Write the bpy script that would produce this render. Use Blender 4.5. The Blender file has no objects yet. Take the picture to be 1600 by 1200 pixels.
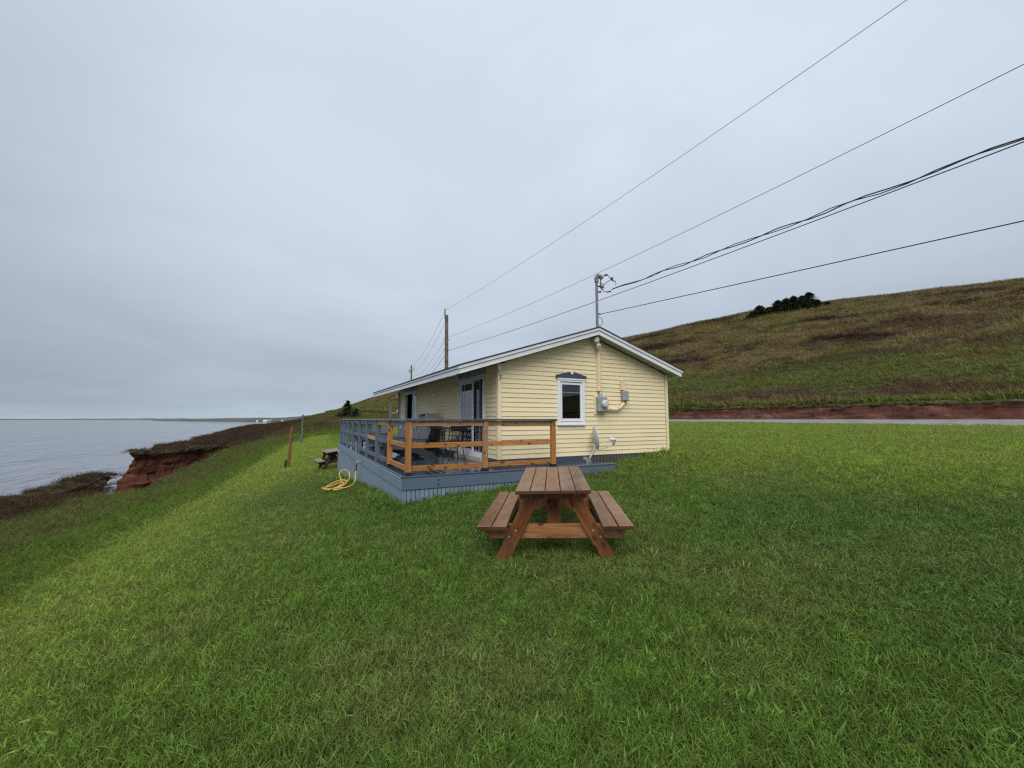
import bpy, bmesh, math, random
import numpy as np
from mathutils import Vector, Matrix, Euler

random.seed(7)
RNG = np.random.default_rng(11)
scene = bpy.context.scene
COL = scene.collection

# ------------------------------------------------------------------ camera
# world axes: x across the cottage gable, y along its sea front (away), z up;
# origin under the near sea-side corner of the cottage.
UC, VC, ZC = -3.7866, -7.8525, 1.45
cam = bpy.data.cameras.new("camera")
cam_o = bpy.data.objects.new("camera", cam)
COL.objects.link(cam_o)
cam_o.location = (UC, VC, ZC)
cam_o.rotation_euler = (math.radians(90 + 4.85), 0, math.radians(-27.598))
cam.sensor_fit = 'HORIZONTAL'
cam.sensor_width = 36.0
cam.lens = 36.0 * 652.536 / 1600.0
cam.clip_start = 0.05
cam.clip_end = 90000
scene.camera = cam_o

# ------------------------------------------------------------------ sky, sun, exposure
SUN_EL, SUN_AZ = math.radians(49), math.radians(30)   # azimuth measured from -y towards +x
sun = bpy.data.lights.new("sun", 'SUN')
sun.energy = 1.5
sun.angle = math.radians(50)
sun.color = (1.0, 0.965, 0.92)
sun_o = bpy.data.objects.new("sun", sun)
COL.objects.link(sun_o)
sd = Vector((math.sin(-SUN_AZ) * math.cos(SUN_EL), -math.cos(SUN_AZ) * math.cos(SUN_EL), math.sin(SUN_EL)))
sun_o.rotation_euler = sd.to_track_quat('Z', 'Y').to_euler()

world = bpy.data.worlds.new("World")
scene.world = world
world.use_nodes = True


def build_world():
    nt = world.node_tree
    nt.nodes.clear()
    N, L = nt.nodes.new, nt.links.new
    out = N('ShaderNodeOutputWorld')
    sky = N('ShaderNodeTexSky')
    sky.sky_type = 'NISHITA'
    sky.sun_disc = False
    sky.sun_elevation = SUN_EL
    sky.sun_rotation = math.atan2(sd.x, sd.y)
    bg1 = N('ShaderNodeBackground'); bg1.inputs['Strength'].default_value = 0.05
    L(sky.outputs[0], bg1.inputs['Color'])
    tc = N('ShaderNodeTexCoord')
    sep = N('ShaderNodeSeparateXYZ'); L(tc.outputs['Generated'], sep.inputs[0])
    # elevation gradient of the overcast: pale strip on the horizon, slate band, pale zenith
    ramp = N('ShaderNodeValToRGB')
    L(sep.outputs['Z'], ramp.inputs['Fac'])
    cr = ramp.color_ramp
    cr.elements[0].position = 0.0; cr.elements[0].color = (0.318, 0.367, 0.422, 1)
    cr.elements[1].position = 0.85; cr.elements[1].color = (0.394, 0.439, 0.5, 1)
    for p, c in [(0.012, (0.276, 0.33, 0.383)), (0.058, (0.254, 0.295, 0.355)), (0.15, (0.283, 0.322, 0.383)), (0.28, (0.328, 0.367, 0.432)), (0.5, (0.363, 0.408, 0.474))]:
        e = cr.elements.new(p); e.color = (*c, 1)
    # thinner, paler cloud ahead of the viewer, high over the cottage
    dt = N('ShaderNodeVectorMath'); dt.operation = 'DOT_PRODUCT'
    L(tc.outputs['Generated'], dt.inputs[0]); dt.inputs[1].default_value = (.463 * .79, .886 * .79, .613)
    th = N('ShaderNodeMapRange'); th.interpolation_type = 'SMOOTHSTEP'
    th.inputs['From Min'].default_value = .50; th.inputs['From Max'].default_value = 1.0
    th.inputs['To Min'].default_value = 1.0; th.inputs['To Max'].default_value = 1.25
    L(dt.outputs['Value'], th.inputs['Value'])
    # cloud relief: noise on a flat cloud deck seen in perspective
    zc = N('ShaderNodeMath'); zc.operation = 'ADD'; zc.inputs[1].default_value = 0.16
    L(sep.outputs['Z'], zc.inputs[0])
    dx = N('ShaderNodeMath'); dx.operation = 'DIVIDE'; L(sep.outputs['X'], dx.inputs[0]); L(zc.outputs[0], dx.inputs[1])
    dy = N('ShaderNodeMath'); dy.operation = 'DIVIDE'; L(sep.outputs['Y'], dy.inputs[0]); L(zc.outputs[0], dy.inputs[1])
    cmb = N('ShaderNodeCombineXYZ'); L(dx.outputs[0], cmb.inputs[0]); L(dy.outputs[0], cmb.inputs[1])
    cmb.inputs[2].default_value = 3.7
    n1 = N('ShaderNodeTexNoise'); n1.inputs['Scale'].default_value = 0.75; n1.inputs['Detail'].default_value = 7; n1.inputs['Roughness'].default_value = 0.52
    n1.inputs['Distortion'].default_value = 0.4
    L(cmb.outputs[0], n1.inputs['Vector'])
    mr = N('ShaderNodeMapRange'); mr.inputs['From Min'].default_value = 0.3; mr.inputs['From Max'].default_value = 0.7
    mr.inputs['To Min'].default_value = 0.88; mr.inputs['To Max'].default_value = 1.08
    L(n1.outputs['Fac'], mr.inputs['Value'])
    mul = N('ShaderNodeMix'); mul.data_type = 'RGBA'; mul.blend_type = 'MULTIPLY'; mul.inputs['Factor'].default_value = 1.0
    sdk = N('ShaderNodeVectorMath'); sdk.operation = 'DOT_PRODUCT'; L(tc.outputs['Generated'], sdk.inputs[0]); sdk.inputs[1].default_value = (-.80, .55, .22)
    sk = N('ShaderNodeMapRange'); sk.interpolation_type = 'SMOOTHSTEP'; sk.inputs['From Min'].default_value = .62; sk.inputs['From Max'].default_value = 1.0; sk.inputs['To Min'].default_value = 1.0; sk.inputs['To Max'].default_value = .86
    L(sdk.outputs['Value'], sk.inputs['Value'])
    m0 = N('ShaderNodeMath'); m0.operation = 'MULTIPLY'; L(mr.outputs[0], m0.inputs[0]); L(sk.outputs[0], m0.inputs[1])
    mm = N('ShaderNodeMath'); mm.operation = 'MULTIPLY'; L(m0.outputs[0], mm.inputs[0]); L(th.outputs[0], mm.inputs[1])
    L(ramp.outputs['Color'], mul.inputs[6]); L(mm.outputs[0], mul.inputs[7])
    bg2 = N('ShaderNodeBackground'); bg2.inputs['Strength'].default_value = 1.0
    L(mul.outputs[2], bg2.inputs['Color'])
    mx = N('ShaderNodeMixShader'); mx.inputs[0].default_value = 0.96
    L(bg1.outputs[0], mx.inputs[1]); L(bg2.outputs[0], mx.inputs[2])
    L(mx.outputs[0], out.inputs['Surface'])


build_world()
scene.view_settings.view_transform = 'Standard'
scene.view_settings.look = 'None'
scene.view_settings.exposure = 0.6
scene.view_settings.gamma = 1.0
scene.view_settings.use_curve_mapping = False
scene.render.engine = 'CYCLES'
scene.cycles.use_denoising = False
scene.cycles.filter_width = 1.3
scene.cycles.max_bounces = 6
scene.cycles.diffuse_bounces = 3
scene.cycles.glossy_bounces = 3
scene.cycles.transmission_bounces = 4
scene.cycles.transparent_max_bounces = 6


# ------------------------------------------------------------------ materials
def new_mat(name):
    m = bpy.data.materials.new(name)
    m.use_nodes = True
    nt = m.node_tree
    b = nt.nodes['Principled BSDF']
    return m, nt, b


def set_in(b, **kw):
    for k, v in kw.items():
        k = k.replace('_', ' ')
        b.inputs[k].default_value = (*v, 1) if isinstance(v, tuple) and len(v) == 3 else v


def noisy(name, c1, c2, scale=8, rough=0.6, detail=5, bump=0.0, bscale=None, stretch=(1, 1, 1), c3=None, s3=1.5, spec=0.3,
          metallic=0.0, rough2=None, coords='Object', rand=0.12):
    """Principled with two tones of noise, optional large stains of a third, a per-piece shift, fine bump."""
    m, nt, b = new_mat(name)
    N, L = nt.nodes.new, nt.links.new
    tc = N('ShaderNodeTexCoord'); oi = N('ShaderNodeObjectInfo')
    mp = N('ShaderNodeMapping'); mp.inputs['Scale'].default_value = stretch
    off = N('ShaderNodeVectorMath'); off.operation = 'ADD'
    cx = N('ShaderNodeMath'); cx.operation = 'MULTIPLY'; cx.inputs[1].default_value = 37.0
    L(oi.outputs['Random'], cx.inputs[0])
    L(tc.outputs[coords], off.inputs[0]); L(cx.outputs[0], off.inputs[1])
    L(off.outputs[0], mp.inputs['Vector'])
    n = N('ShaderNodeTexNoise'); n.inputs['Scale'].default_value = scale; n.inputs['Detail'].default_value = detail
    L(mp.outputs[0], n.inputs['Vector'])
    rp = N('ShaderNodeMapRange'); rp.inputs['From Min'].default_value = 0.32; rp.inputs['From Max'].default_value = 0.68
    L(n.outputs['Fac'], rp.inputs['Value'])
    mx = N('ShaderNodeMix'); mx.data_type = 'RGBA'
    mx.inputs[6].default_value = (*c1, 1); mx.inputs[7].default_value = (*c2, 1)
    L(rp.outputs[0], mx.inputs['Factor'])
    col = mx.outputs[2]
    if c3:
        n3 = N('ShaderNodeTexNoise'); n3.inputs['Scale'].default_value = s3; n3.inputs['Detail'].default_value = 3
        L(mp.outputs[0], n3.inputs['Vector'])
        r3 = N('ShaderNodeMapRange'); r3.inputs['From Min'].default_value = 0.52; r3.inputs['From Max'].default_value = 0.68
        L(n3.outputs['Fac'], r3.inputs['Value'])
        m3 = N('ShaderNodeMix'); m3.data_type = 'RGBA'; m3.inputs[7].default_value = (*c3, 1)
        L(col, m3.inputs[6]); L(r3.outputs[0], m3.inputs['Factor'])
        col = m3.outputs[2]
    if rand:
        hv = N('ShaderNodeHueSaturation')
        rv = N('ShaderNodeMapRange'); rv.inputs['To Min'].default_value = 1 - rand; rv.inputs['To Max'].default_value = 1 + rand
        L(oi.outputs['Random'], rv.inputs['Value']); L(rv.outputs[0], hv.inputs['Value']); L(col, hv.inputs['Color'])
        col = hv.outputs[0]
    L(col, b.inputs['Base Color'])
    b.inputs['Specular IOR Level'].default_value = spec
    b.inputs['Metallic'].default_value = metallic
    if rough2 is not None:
        rr = N('ShaderNodeMapRange'); rr.inputs['To Min'].default_value = rough; rr.inputs['To Max'].default_value = rough2
        nr = N('ShaderNodeTexNoise'); nr.inputs['Scale'].default_value = 3.1; nr.inputs['Detail'].default_value = 4
        L(mp.outputs[0], nr.inputs['Vector'])
        r4 = N('ShaderNodeMapRange'); r4.inputs['From Min'].default_value = 0.38; r4.inputs['From Max'].default_value = 0.62
        L(nr.outputs['Fac'], r4.inputs['Value']); L(r4.outputs[0], rr.inputs['Value']); L(rr.outputs[0], b.inputs['Roughness'])
    else:
        b.inputs['Roughness'].default_value = rough
    if bump:
        nb = N('ShaderNodeTexNoise'); nb.inputs['Scale'].default_value = bscale or scale * 3; nb.inputs['Detail'].default_value = 4
        L(mp.outputs[0], nb.inputs['Vector'])
        bp = N('ShaderNodeBump'); bp.inputs['Strength'].default_value = bump; bp.inputs['Distance'].default_value = 0.01
        L(nb.outputs['Fac'], bp.inputs['Height']); L(bp.outputs[0], b.inputs['Normal'])
    return m


def wood(name, light, dark, knot, rough=0.55, spec=0.3, knots=True, grain=26, rand=0.14, weather=None, endg=.9):
    """Board whose local x runs along the grain: streaks, knots, per-board shift."""
    m, nt, b = new_mat(name)
    N, L = nt.nodes.new, nt.links.new
    tc = N('ShaderNodeTexCoord'); oi = N('ShaderNodeObjectInfo')
    k = N('ShaderNodeMath'); k.operation = 'MULTIPLY'; k.inputs[1].default_value = 53.0
    L(oi.outputs['Random'], k.inputs[0])
    off = N('ShaderNodeVectorMath'); off.operation = 'ADD'
    L(tc.outputs['Object'], off.inputs[0]); L(k.outputs[0], off.inputs[1])
    mp = N('ShaderNodeMapping'); mp.inputs['Scale'].default_value = (0.09, 1, 1)
    L(off.outputs[0], mp.inputs['Vector'])
    n = N('ShaderNodeTexNoise'); n.inputs['Scale'].default_value = grain; n.inputs['Detail'].default_value = 3.5; n.inputs['Distortion'].default_value = 0.6
    L(mp.outputs[0], n.inputs['Vector'])
    rp = N('ShaderNodeMapRange'); rp.inputs['From Min'].default_value = 0.33; rp.inputs['From Max'].default_value = 0.67
    L(n.outputs['Fac'], rp.inputs['Value'])
    mx = N('ShaderNodeMix'); mx.data_type = 'RGBA'
    mx.inputs[6].default_value = (*dark, 1); mx.inputs[7].default_value = (*light, 1)
    L(rp.outputs[0], mx.inputs['Factor'])
    col = mx.outputs[2]
    if knots:
        mk = N('ShaderNodeMapping'); mk.inputs['Scale'].default_value = (0.55, 1, 1)
        L(off.outputs[0], mk.inputs['Vector'])
        v = N('ShaderNodeTexVoronoi'); v.inputs['Scale'].default_value = 11.0
        L(mk.outputs[0], v.inputs['Vector'])
        rk = N('ShaderNodeMapRange'); rk.inputs['From Min'].default_value = 0.16; rk.inputs['From Max'].default_value = 0.30
        rk.inputs['To Min'].default_value = 0.85; rk.inputs['To Max'].default_value = 0.0
        L(v.outputs['Distance'], rk.inputs['Value'])
        m2 = N('ShaderNodeMix'); m2.data_type = 'RGBA'; m2.inputs[7].default_value = (*knot, 1)
        L(col, m2.inputs[6]); L(rk.outputs[0], m2.inputs['Factor'])
        col = m2.outputs[2]
    if weather:
        nw = N('ShaderNodeTexNoise'); nw.inputs['Scale'].default_value = 2.3; nw.inputs['Detail'].default_value = 4
        L(off.outputs[0], nw.inputs['Vector'])
        rw = N('ShaderNodeMapRange'); rw.inputs['From Min'].default_value = 0.45; rw.inputs['From Max'].default_value = 0.65
        rw.inputs['To Max'].default_value = 0.8
        L(nw.outputs['Fac'], rw.inputs['Value'])
        m4 = N('ShaderNodeMix'); m4.data_type = 'RGBA'; m4.inputs[7].default_value = (*weather, 1)
        L(col, m4.inputs[6]); L(rw.outputs[0], m4.inputs['Factor'])
        col = m4.outputs[2]
    # end grain drinks more stain than the faces
    sx = N('ShaderNodeSeparateXYZ'); L(tc.outputs['Normal'], sx.inputs[0])
    ab = N('ShaderNodeMath'); ab.operation = 'ABSOLUTE'; L(sx.outputs['X'], ab.inputs[0])
    eg = N('ShaderNodeMapRange'); eg.inputs['From Min'].default_value = .8; eg.inputs['From Max'].default_value = .95; eg.inputs['To Max'].default_value = endg
    L(ab.outputs[0], eg.inputs['Value'])
    m5 = N('ShaderNodeMix'); m5.data_type = 'RGBA'; m5.inputs[7].default_value = (*[k * .55 for k in dark], 1)
    L(col, m5.inputs[6]); L(eg.outputs[0], m5.inputs['Factor'])
    col = m5.outputs[2]
    hv = N('ShaderNodeHueSaturation')
    rv = N('ShaderNodeMapRange'); rv.inputs['To Min'].default_value = 1 - rand; rv.inputs['To Max'].default_value = 1 + rand
    L(oi.outputs['Random'], rv.inputs['Value']); L(rv.outputs[0], hv.inputs['Value']); L(col, hv.inputs['Color'])
    L(hv.outputs[0], b.inputs['Base Color'])
    b.inputs['Roughness'].default_value = rough
    b.inputs['Specular IOR Level'].default_value = spec
    bp = N('ShaderNodeBump'); bp.inputs['Strength'].default_value = 0.35; bp.inputs['Distance'].default_value = 0.004
    L(n.outputs['Fac'], bp.inputs['Height']); L(bp.outputs[0], b.inputs['Normal'])
    return m


def tint_mat(name, attr_type='GEOMETRY', rough=0.9, fine=((14, 0.55, 1.45), (55, 0.7, 1.3)), bump=0.6, trans=0.0, spec=0.15, inst_rand=0.0):
    """Ground or foliage whose species colour, with painted light on the bank, comes from the 'tint' attribute, broken up by fine noise in world space."""
    m, nt, b = new_mat(name)
    N, L = nt.nodes.new, nt.links.new
    at = N('ShaderNodeAttribute'); at.attribute_name = 'tint'; at.attribute_type = attr_type
    geo = N('ShaderNodeNewGeometry')
    col = at.outputs['Color']
    last = None
    for sc, lo, hi in fine:
        n = N('ShaderNodeTexNoise'); n.inputs['Scale'].default_value = sc; n.inputs['Detail'].default_value = 3
        L(geo.outputs['Position'], n.inputs['Vector'])
        r = N('ShaderNodeMapRange'); r.inputs['From Min'].default_value = 0.3; r.inputs['From Max'].default_value = 0.7
        r.inputs['To Min'].default_value = lo; r.inputs['To Max'].default_value = hi
        L(n.outputs['Fac'], r.inputs['Value'])
        mx = N('ShaderNodeVectorMath'); mx.operation = 'MULTIPLY'
        L(col, mx.inputs[0]); L(r.outputs[0], mx.inputs[1])
        col = mx.outputs[0]; last = n
    if inst_rand:
        oi = N('ShaderNodeAttribute'); oi.attribute_name = 'blade_shade'; oi.attribute_type = 'GEOMETRY'
        hv = N('ShaderNodeHueSaturation')
        rv = N('ShaderNodeMapRange'); rv.inputs['To Min'].default_value = 1 - inst_rand; rv.inputs['To Max'].default_value = 1 + inst_rand * 1.5
        rh = N('ShaderNodeMapRange'); rh.inputs['To Min'].default_value = 0.47; rh.inputs['To Max'].default_value = 0.52
        L(oi.outputs['Fac'], rv.inputs['Value']); L(oi.outputs['Fac'], rh.inputs['Value'])
        L(rv.outputs[0], hv.inputs['Value']); L(rh.outputs[0], hv.inputs['Hue']); L(col, hv.inputs['Color'])
        col = hv.outputs[0]
    L(col, b.inputs['Base Color'])
    b.inputs['Roughness'].default_value = rough
    b.inputs['Specular IOR Level'].default_value = spec
    if bump:
        bp = N('ShaderNodeBump'); bp.inputs['Strength'].default_value = bump; bp.inputs['Distance'].default_value = 0.05
        L(last.outputs['Fac'], bp.inputs['Height']); L(bp.outputs[0], b.inputs['Normal'])
    if trans:
        out = nt.nodes['Material Output']
        tr = N('ShaderNodeBsdfTranslucent'); L(col, tr.inputs['Color'])
        ms = N('ShaderNodeMixShader'); ms.inputs[0].default_value = trans
        L(b.outputs[0], ms.inputs[1]); L(tr.outputs[0], ms.inputs[2]); L(ms.outputs[0], out.inputs['Surface'])
    return m


def glass_mat(name, tint=(0.9, 0.95, 0.95), rough=0.0, ior=2.05):
    """Window pane: mostly see-through, mirror by Fresnel."""
    m, nt, b = new_mat(name)
    N, L = nt.nodes.new, nt.links.new
    out = nt.nodes['Material Output']
    nt.nodes.remove(b)
    fr = N('ShaderNodeFresnel'); fr.inputs['IOR'].default_value = ior
    gl = N('ShaderNodeBsdfGlossy'); gl.inputs['Roughness'].default_value = rough
    tr = N('ShaderNodeBsdfTransparent'); tr.inputs['Color'].default_value = (*tint, 1)
    ms = N('ShaderNodeMixShader')
    L(fr.outputs[0], ms.inputs[0]); L(tr.outputs[0], ms.inputs[1]); L(gl.outputs[0], ms.inputs[2])
    L(ms.outputs[0], out.inputs['Surface'])
    return m


M = {}
M['siding'] = noisy('yellow_vinyl', (0.88, 0.745, 0.460), (0.90, 0.775, 0.505), scale=3, rough=0.6, spec=.15, c3=(0.83, 0.705, 0.46), s3=1.1, rand=0.025, bump=0.05, bscale=60, stretch=(0.3, 1, 1))
M['yellow_trim'] = noisy('yellow_trim', (0.86, 0.735, 0.47), (0.89, 0.765, 0.51), scale=2, rough=0.5, rand=0.02)
M['yellow_paint'] = noisy('yellow_painted_metal', (0.78, 0.64, 0.38), (0.84, 0.70, 0.43), scale=6, rough=0.4, rand=0.04)
M['white'] = noisy('white_metal_trim', (0.78, 0.80, 0.82), (0.83, 0.84, 0.86), scale=4, rough=0.4, rand=0.03, c3=(0.70, 0.72, 0.74), s3=2)
M['white_pvc'] = noisy('white_window_frame', (0.80, 0.82, 0.85), (0.84, 0.86, 0.88), scale=4, rough=0.35, rand=0.02)
M['soffit'] = noisy('grey_soffit', (0.36, 0.35, 0.33), (0.42, 0.41, 0.39), scale=3, rough=0.7, rand=0.04)
M['shingle'] = noisy('asphalt_shingle', (0.035, 0.035, 0.038), (0.075, 0.072, 0.07), scale=40, rough=0.9, bump=0.4)
M['slate_trim'] = noisy('slate_blue_paint', (0.055, 0.075, 0.105), (0.068, 0.09, 0.125), scale=4, rough=0.45, rand=0.04)
M['deck'] = noisy('wet_deck_paint', (0.045, 0.060, 0.085), (0.062, 0.080, 0.108), scale=3, rough=0.12, stretch=(0.25, 1, 1), spec=0.8, rand=0.14)
M['rim'] = noisy('blue_rim_paint', (0.088, 0.124, 0.178), (0.115, 0.155, 0.214), scale=3, rough=0.5, c3=(0.13, 0.165, 0.20), s3=1.4, stretch=(0.3, 1, 1), bump=0.08, rand=0.06)
M['skirt'] = noisy('blue_grey_skirt_paint', (0.195, 0.262, 0.338), (0.235, 0.308, 0.385), scale=3, rough=0.6, c3=(0.18, 0.245, 0.30), s3=1.2, bump=0.08, rand=0.06)
M['rail_paint'] = noisy('blue_grey_rail_paint', (0.105, 0.140, 0.190), (0.14, 0.182, 0.238), scale=5, rough=0.5, rand=0.08, bump=0.06)
M['cap'] = noisy('wet_cap_paint', (0.075, 0.09, 0.105), (0.11, 0.125, 0.14), scale=4, rough=0.25, rough2=0.5, rand=0.06, stretch=(0.3, 1, 1), spec=0.5)
M['new_wood'] = wood('bare_spruce_wood', (0.50, 0.228, 0.072), (0.35, 0.135, 0.038), (0.11, 0.028, 0.010), rough=0.5)
M['pale_wood'] = wood('pale_bare_wood', (0.55, 0.36, 0.18), (0.44, 0.26, 0.12), (0.25, 0.11, 0.05), rough=0.6)
M['pinkish_wood'] = wood('dry_spruce_wood', (0.40, 0.235, 0.13), (0.32, 0.17, 0.085), (0.17, 0.065, 0.03), rough=0.6)
M['post_wood'] = wood('stained_post_wood', (0.24, 0.115, 0.046), (0.13, 0.056, 0.022), (0.06, 0.02, 0.008), rough=0.55)
M['table_top'] = wood('wet_brown_board', (0.225, 0.105, 0.058), (0.125, 0.055, 0.030), (0.07, 0.03, 0.018), rough=0.28, spec=.5, knots=False, grain=40, rand=0.22, weather=(0.215, 0.135, 0.092))
M['table_leg'] = wood('stained_red_brown_wood', (0.29, 0.105, 0.036), (0.105, 0.033, 0.013), (0.035, 0.010, 0.006), rough=0.38, grain=20, rand=0.15, weather=(0.19, 0.085, 0.04))
M['table_beam'] = wood('worn_brown_wood', (0.40, 0.19, 0.08), (0.23, 0.085, 0.032), (0.07, 0.022, 0.01), rough=0.5, weather=(0.48, 0.29, 0.16))
M['old_wood'] = wood('weathered_brown_wood', (0.30, 0.215, 0.195), (0.22, 0.15, 0.135), (0.1, 0.06, 0.05), rough=0.6, knots=False)
M['old_wood_dark'] = wood('wet_dark_brown_wood', (0.075, 0.038, 0.026), (0.045, 0.02, 0.014), (0.02, 0.01, 0.008), rough=0.6, knots=False)
M['pole_wood'] = wood('tarred_pole_wood', (0.23, 0.20, 0.16), (0.12, 0.10, 0.08), (0.03, 0.02, 0.016), rough=0.8, knots=False, weather=(0.06, 0.045, 0.038))
M['grey_post'] = noisy('grey_post_paint', (0.10, 0.115, 0.135), (0.15, 0.165, 0.185), scale=5, rough=0.7)
M['black_metal'] = noisy('black_metal', (0.010, 0.010, 0.011), (0.018, 0.018, 0.02), scale=12, rough=0.35, spec=0.5)
M['chair'] = noisy('charcoal_plastic', (0.070, 0.077, 0.092), (0.090, 0.098, 0.116), scale=6, rough=0.35, spec=0.45, rand=0.08)
M['galv'] = noisy('galvanised_steel', (0.36, 0.38, 0.39), (0.47, 0.49, 0.50), scale=10, rough=0.42, metallic=0.5, c3=(0.3, 0.31, 0.32), s3=4, rand=0.05)
M['grey_box'] = noisy('grey_painted_box', (0.29, 0.32, 0.34), (0.34, 0.37, 0.39), scale=6, rough=0.45, rand=0.04, c3=(0.25, 0.27, 0.29), s3=4)
M['dish'] = noisy('grey_dish_paint', (0.50, 0.53, 0.55), (0.56, 0.59, 0.61), scale=5, rough=0.5, rand=0.0)
M['mast_steel'] = noisy('weathered_steel', (0.16, 0.17, 0.16), (0.24, 0.25, 0.24), scale=10, rough=0.55, metallic=0.2, rand=0)
M['steel'] = noisy('brushed_steel', (0.45, 0.45, 0.46), (0.55, 0.55, 0.56), scale=8, rough=0.35, metallic=0.8, stretch=(0.2, 1, 4))
M['wire'] = noisy('black_cable', (0.022, 0.022, 0.024), (0.035, 0.035, 0.038), scale=3, rough=0.6, rand=0)
M['wire_thin'] = noisy('weathered_grey_wire', (0.07, 0.072, 0.076), (0.09, 0.092, 0.096), scale=3, rough=0.5, rand=0)
M['hose'] = noisy('yellow_rubber', (0.62, 0.40, 0.075), (0.72, 0.48, 0.11), scale=8, rough=0.4, c3=(0.5, 0.30, 0.05), s3=5)
M['glass'] = glass_mat('window_glass')
M['door_glass'] = glass_mat('door_glass', ior=3.0)
M['dial_glass'] = noisy('meter_dial', (0.55, 0.57, 0.56), (0.68, 0.69, 0.68), scale=9, rough=0.2, spec=0.6)
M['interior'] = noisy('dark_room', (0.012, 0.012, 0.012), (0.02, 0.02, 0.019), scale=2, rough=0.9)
M['blind'] = noisy('grey_cloth', (0.22, 0.22, 0.235), (0.27, 0.27, 0.285), scale=3, rough=0.9, stretch=(6, 6, 0.3))
M['curtain'] = noisy('white_cloth', (0.84, 0.85, 0.85), (0.90, 0.90, 0.90), scale=3, rough=0.9, stretch=(6, 6, 0.3))
M['sill'] = noisy('worn_beige_sill', (0.50, 0.46, 0.38), (0.62, 0.58, 0.50), scale=9, rough=0.6)
M['concrete'] = noisy('dark_skirting', (0.07, 0.075, 0.08), (0.12, 0.125, 0.125), scale=9, rough=0.85)
M['far_white'] = noisy('far_white_wall', (0.72, 0.74, 0.76), (0.78, 0.80, 0.81), scale=0.2, rough=0.8)
M['far_roof'] = noisy('far_grey_roof', (0.16, 0.17, 0.18), (0.2, 0.21, 0.22), scale=0.2, rough=0.8)
M['bark'] = noisy('spruce_bark', (0.06, 0.045, 0.035), (0.10, 0.08, 0.065), scale=6, rough=0.9, bump=0.4)
M['needles'] = noisy('spruce_needles', (0.022, 0.036, 0.014), (0.055, 0.075, 0.028), scale=2.2, rough=0.7, c3=(0.075, 0.080, 0.030), s3=0.9, rand=0.2, coords='Object')


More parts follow.
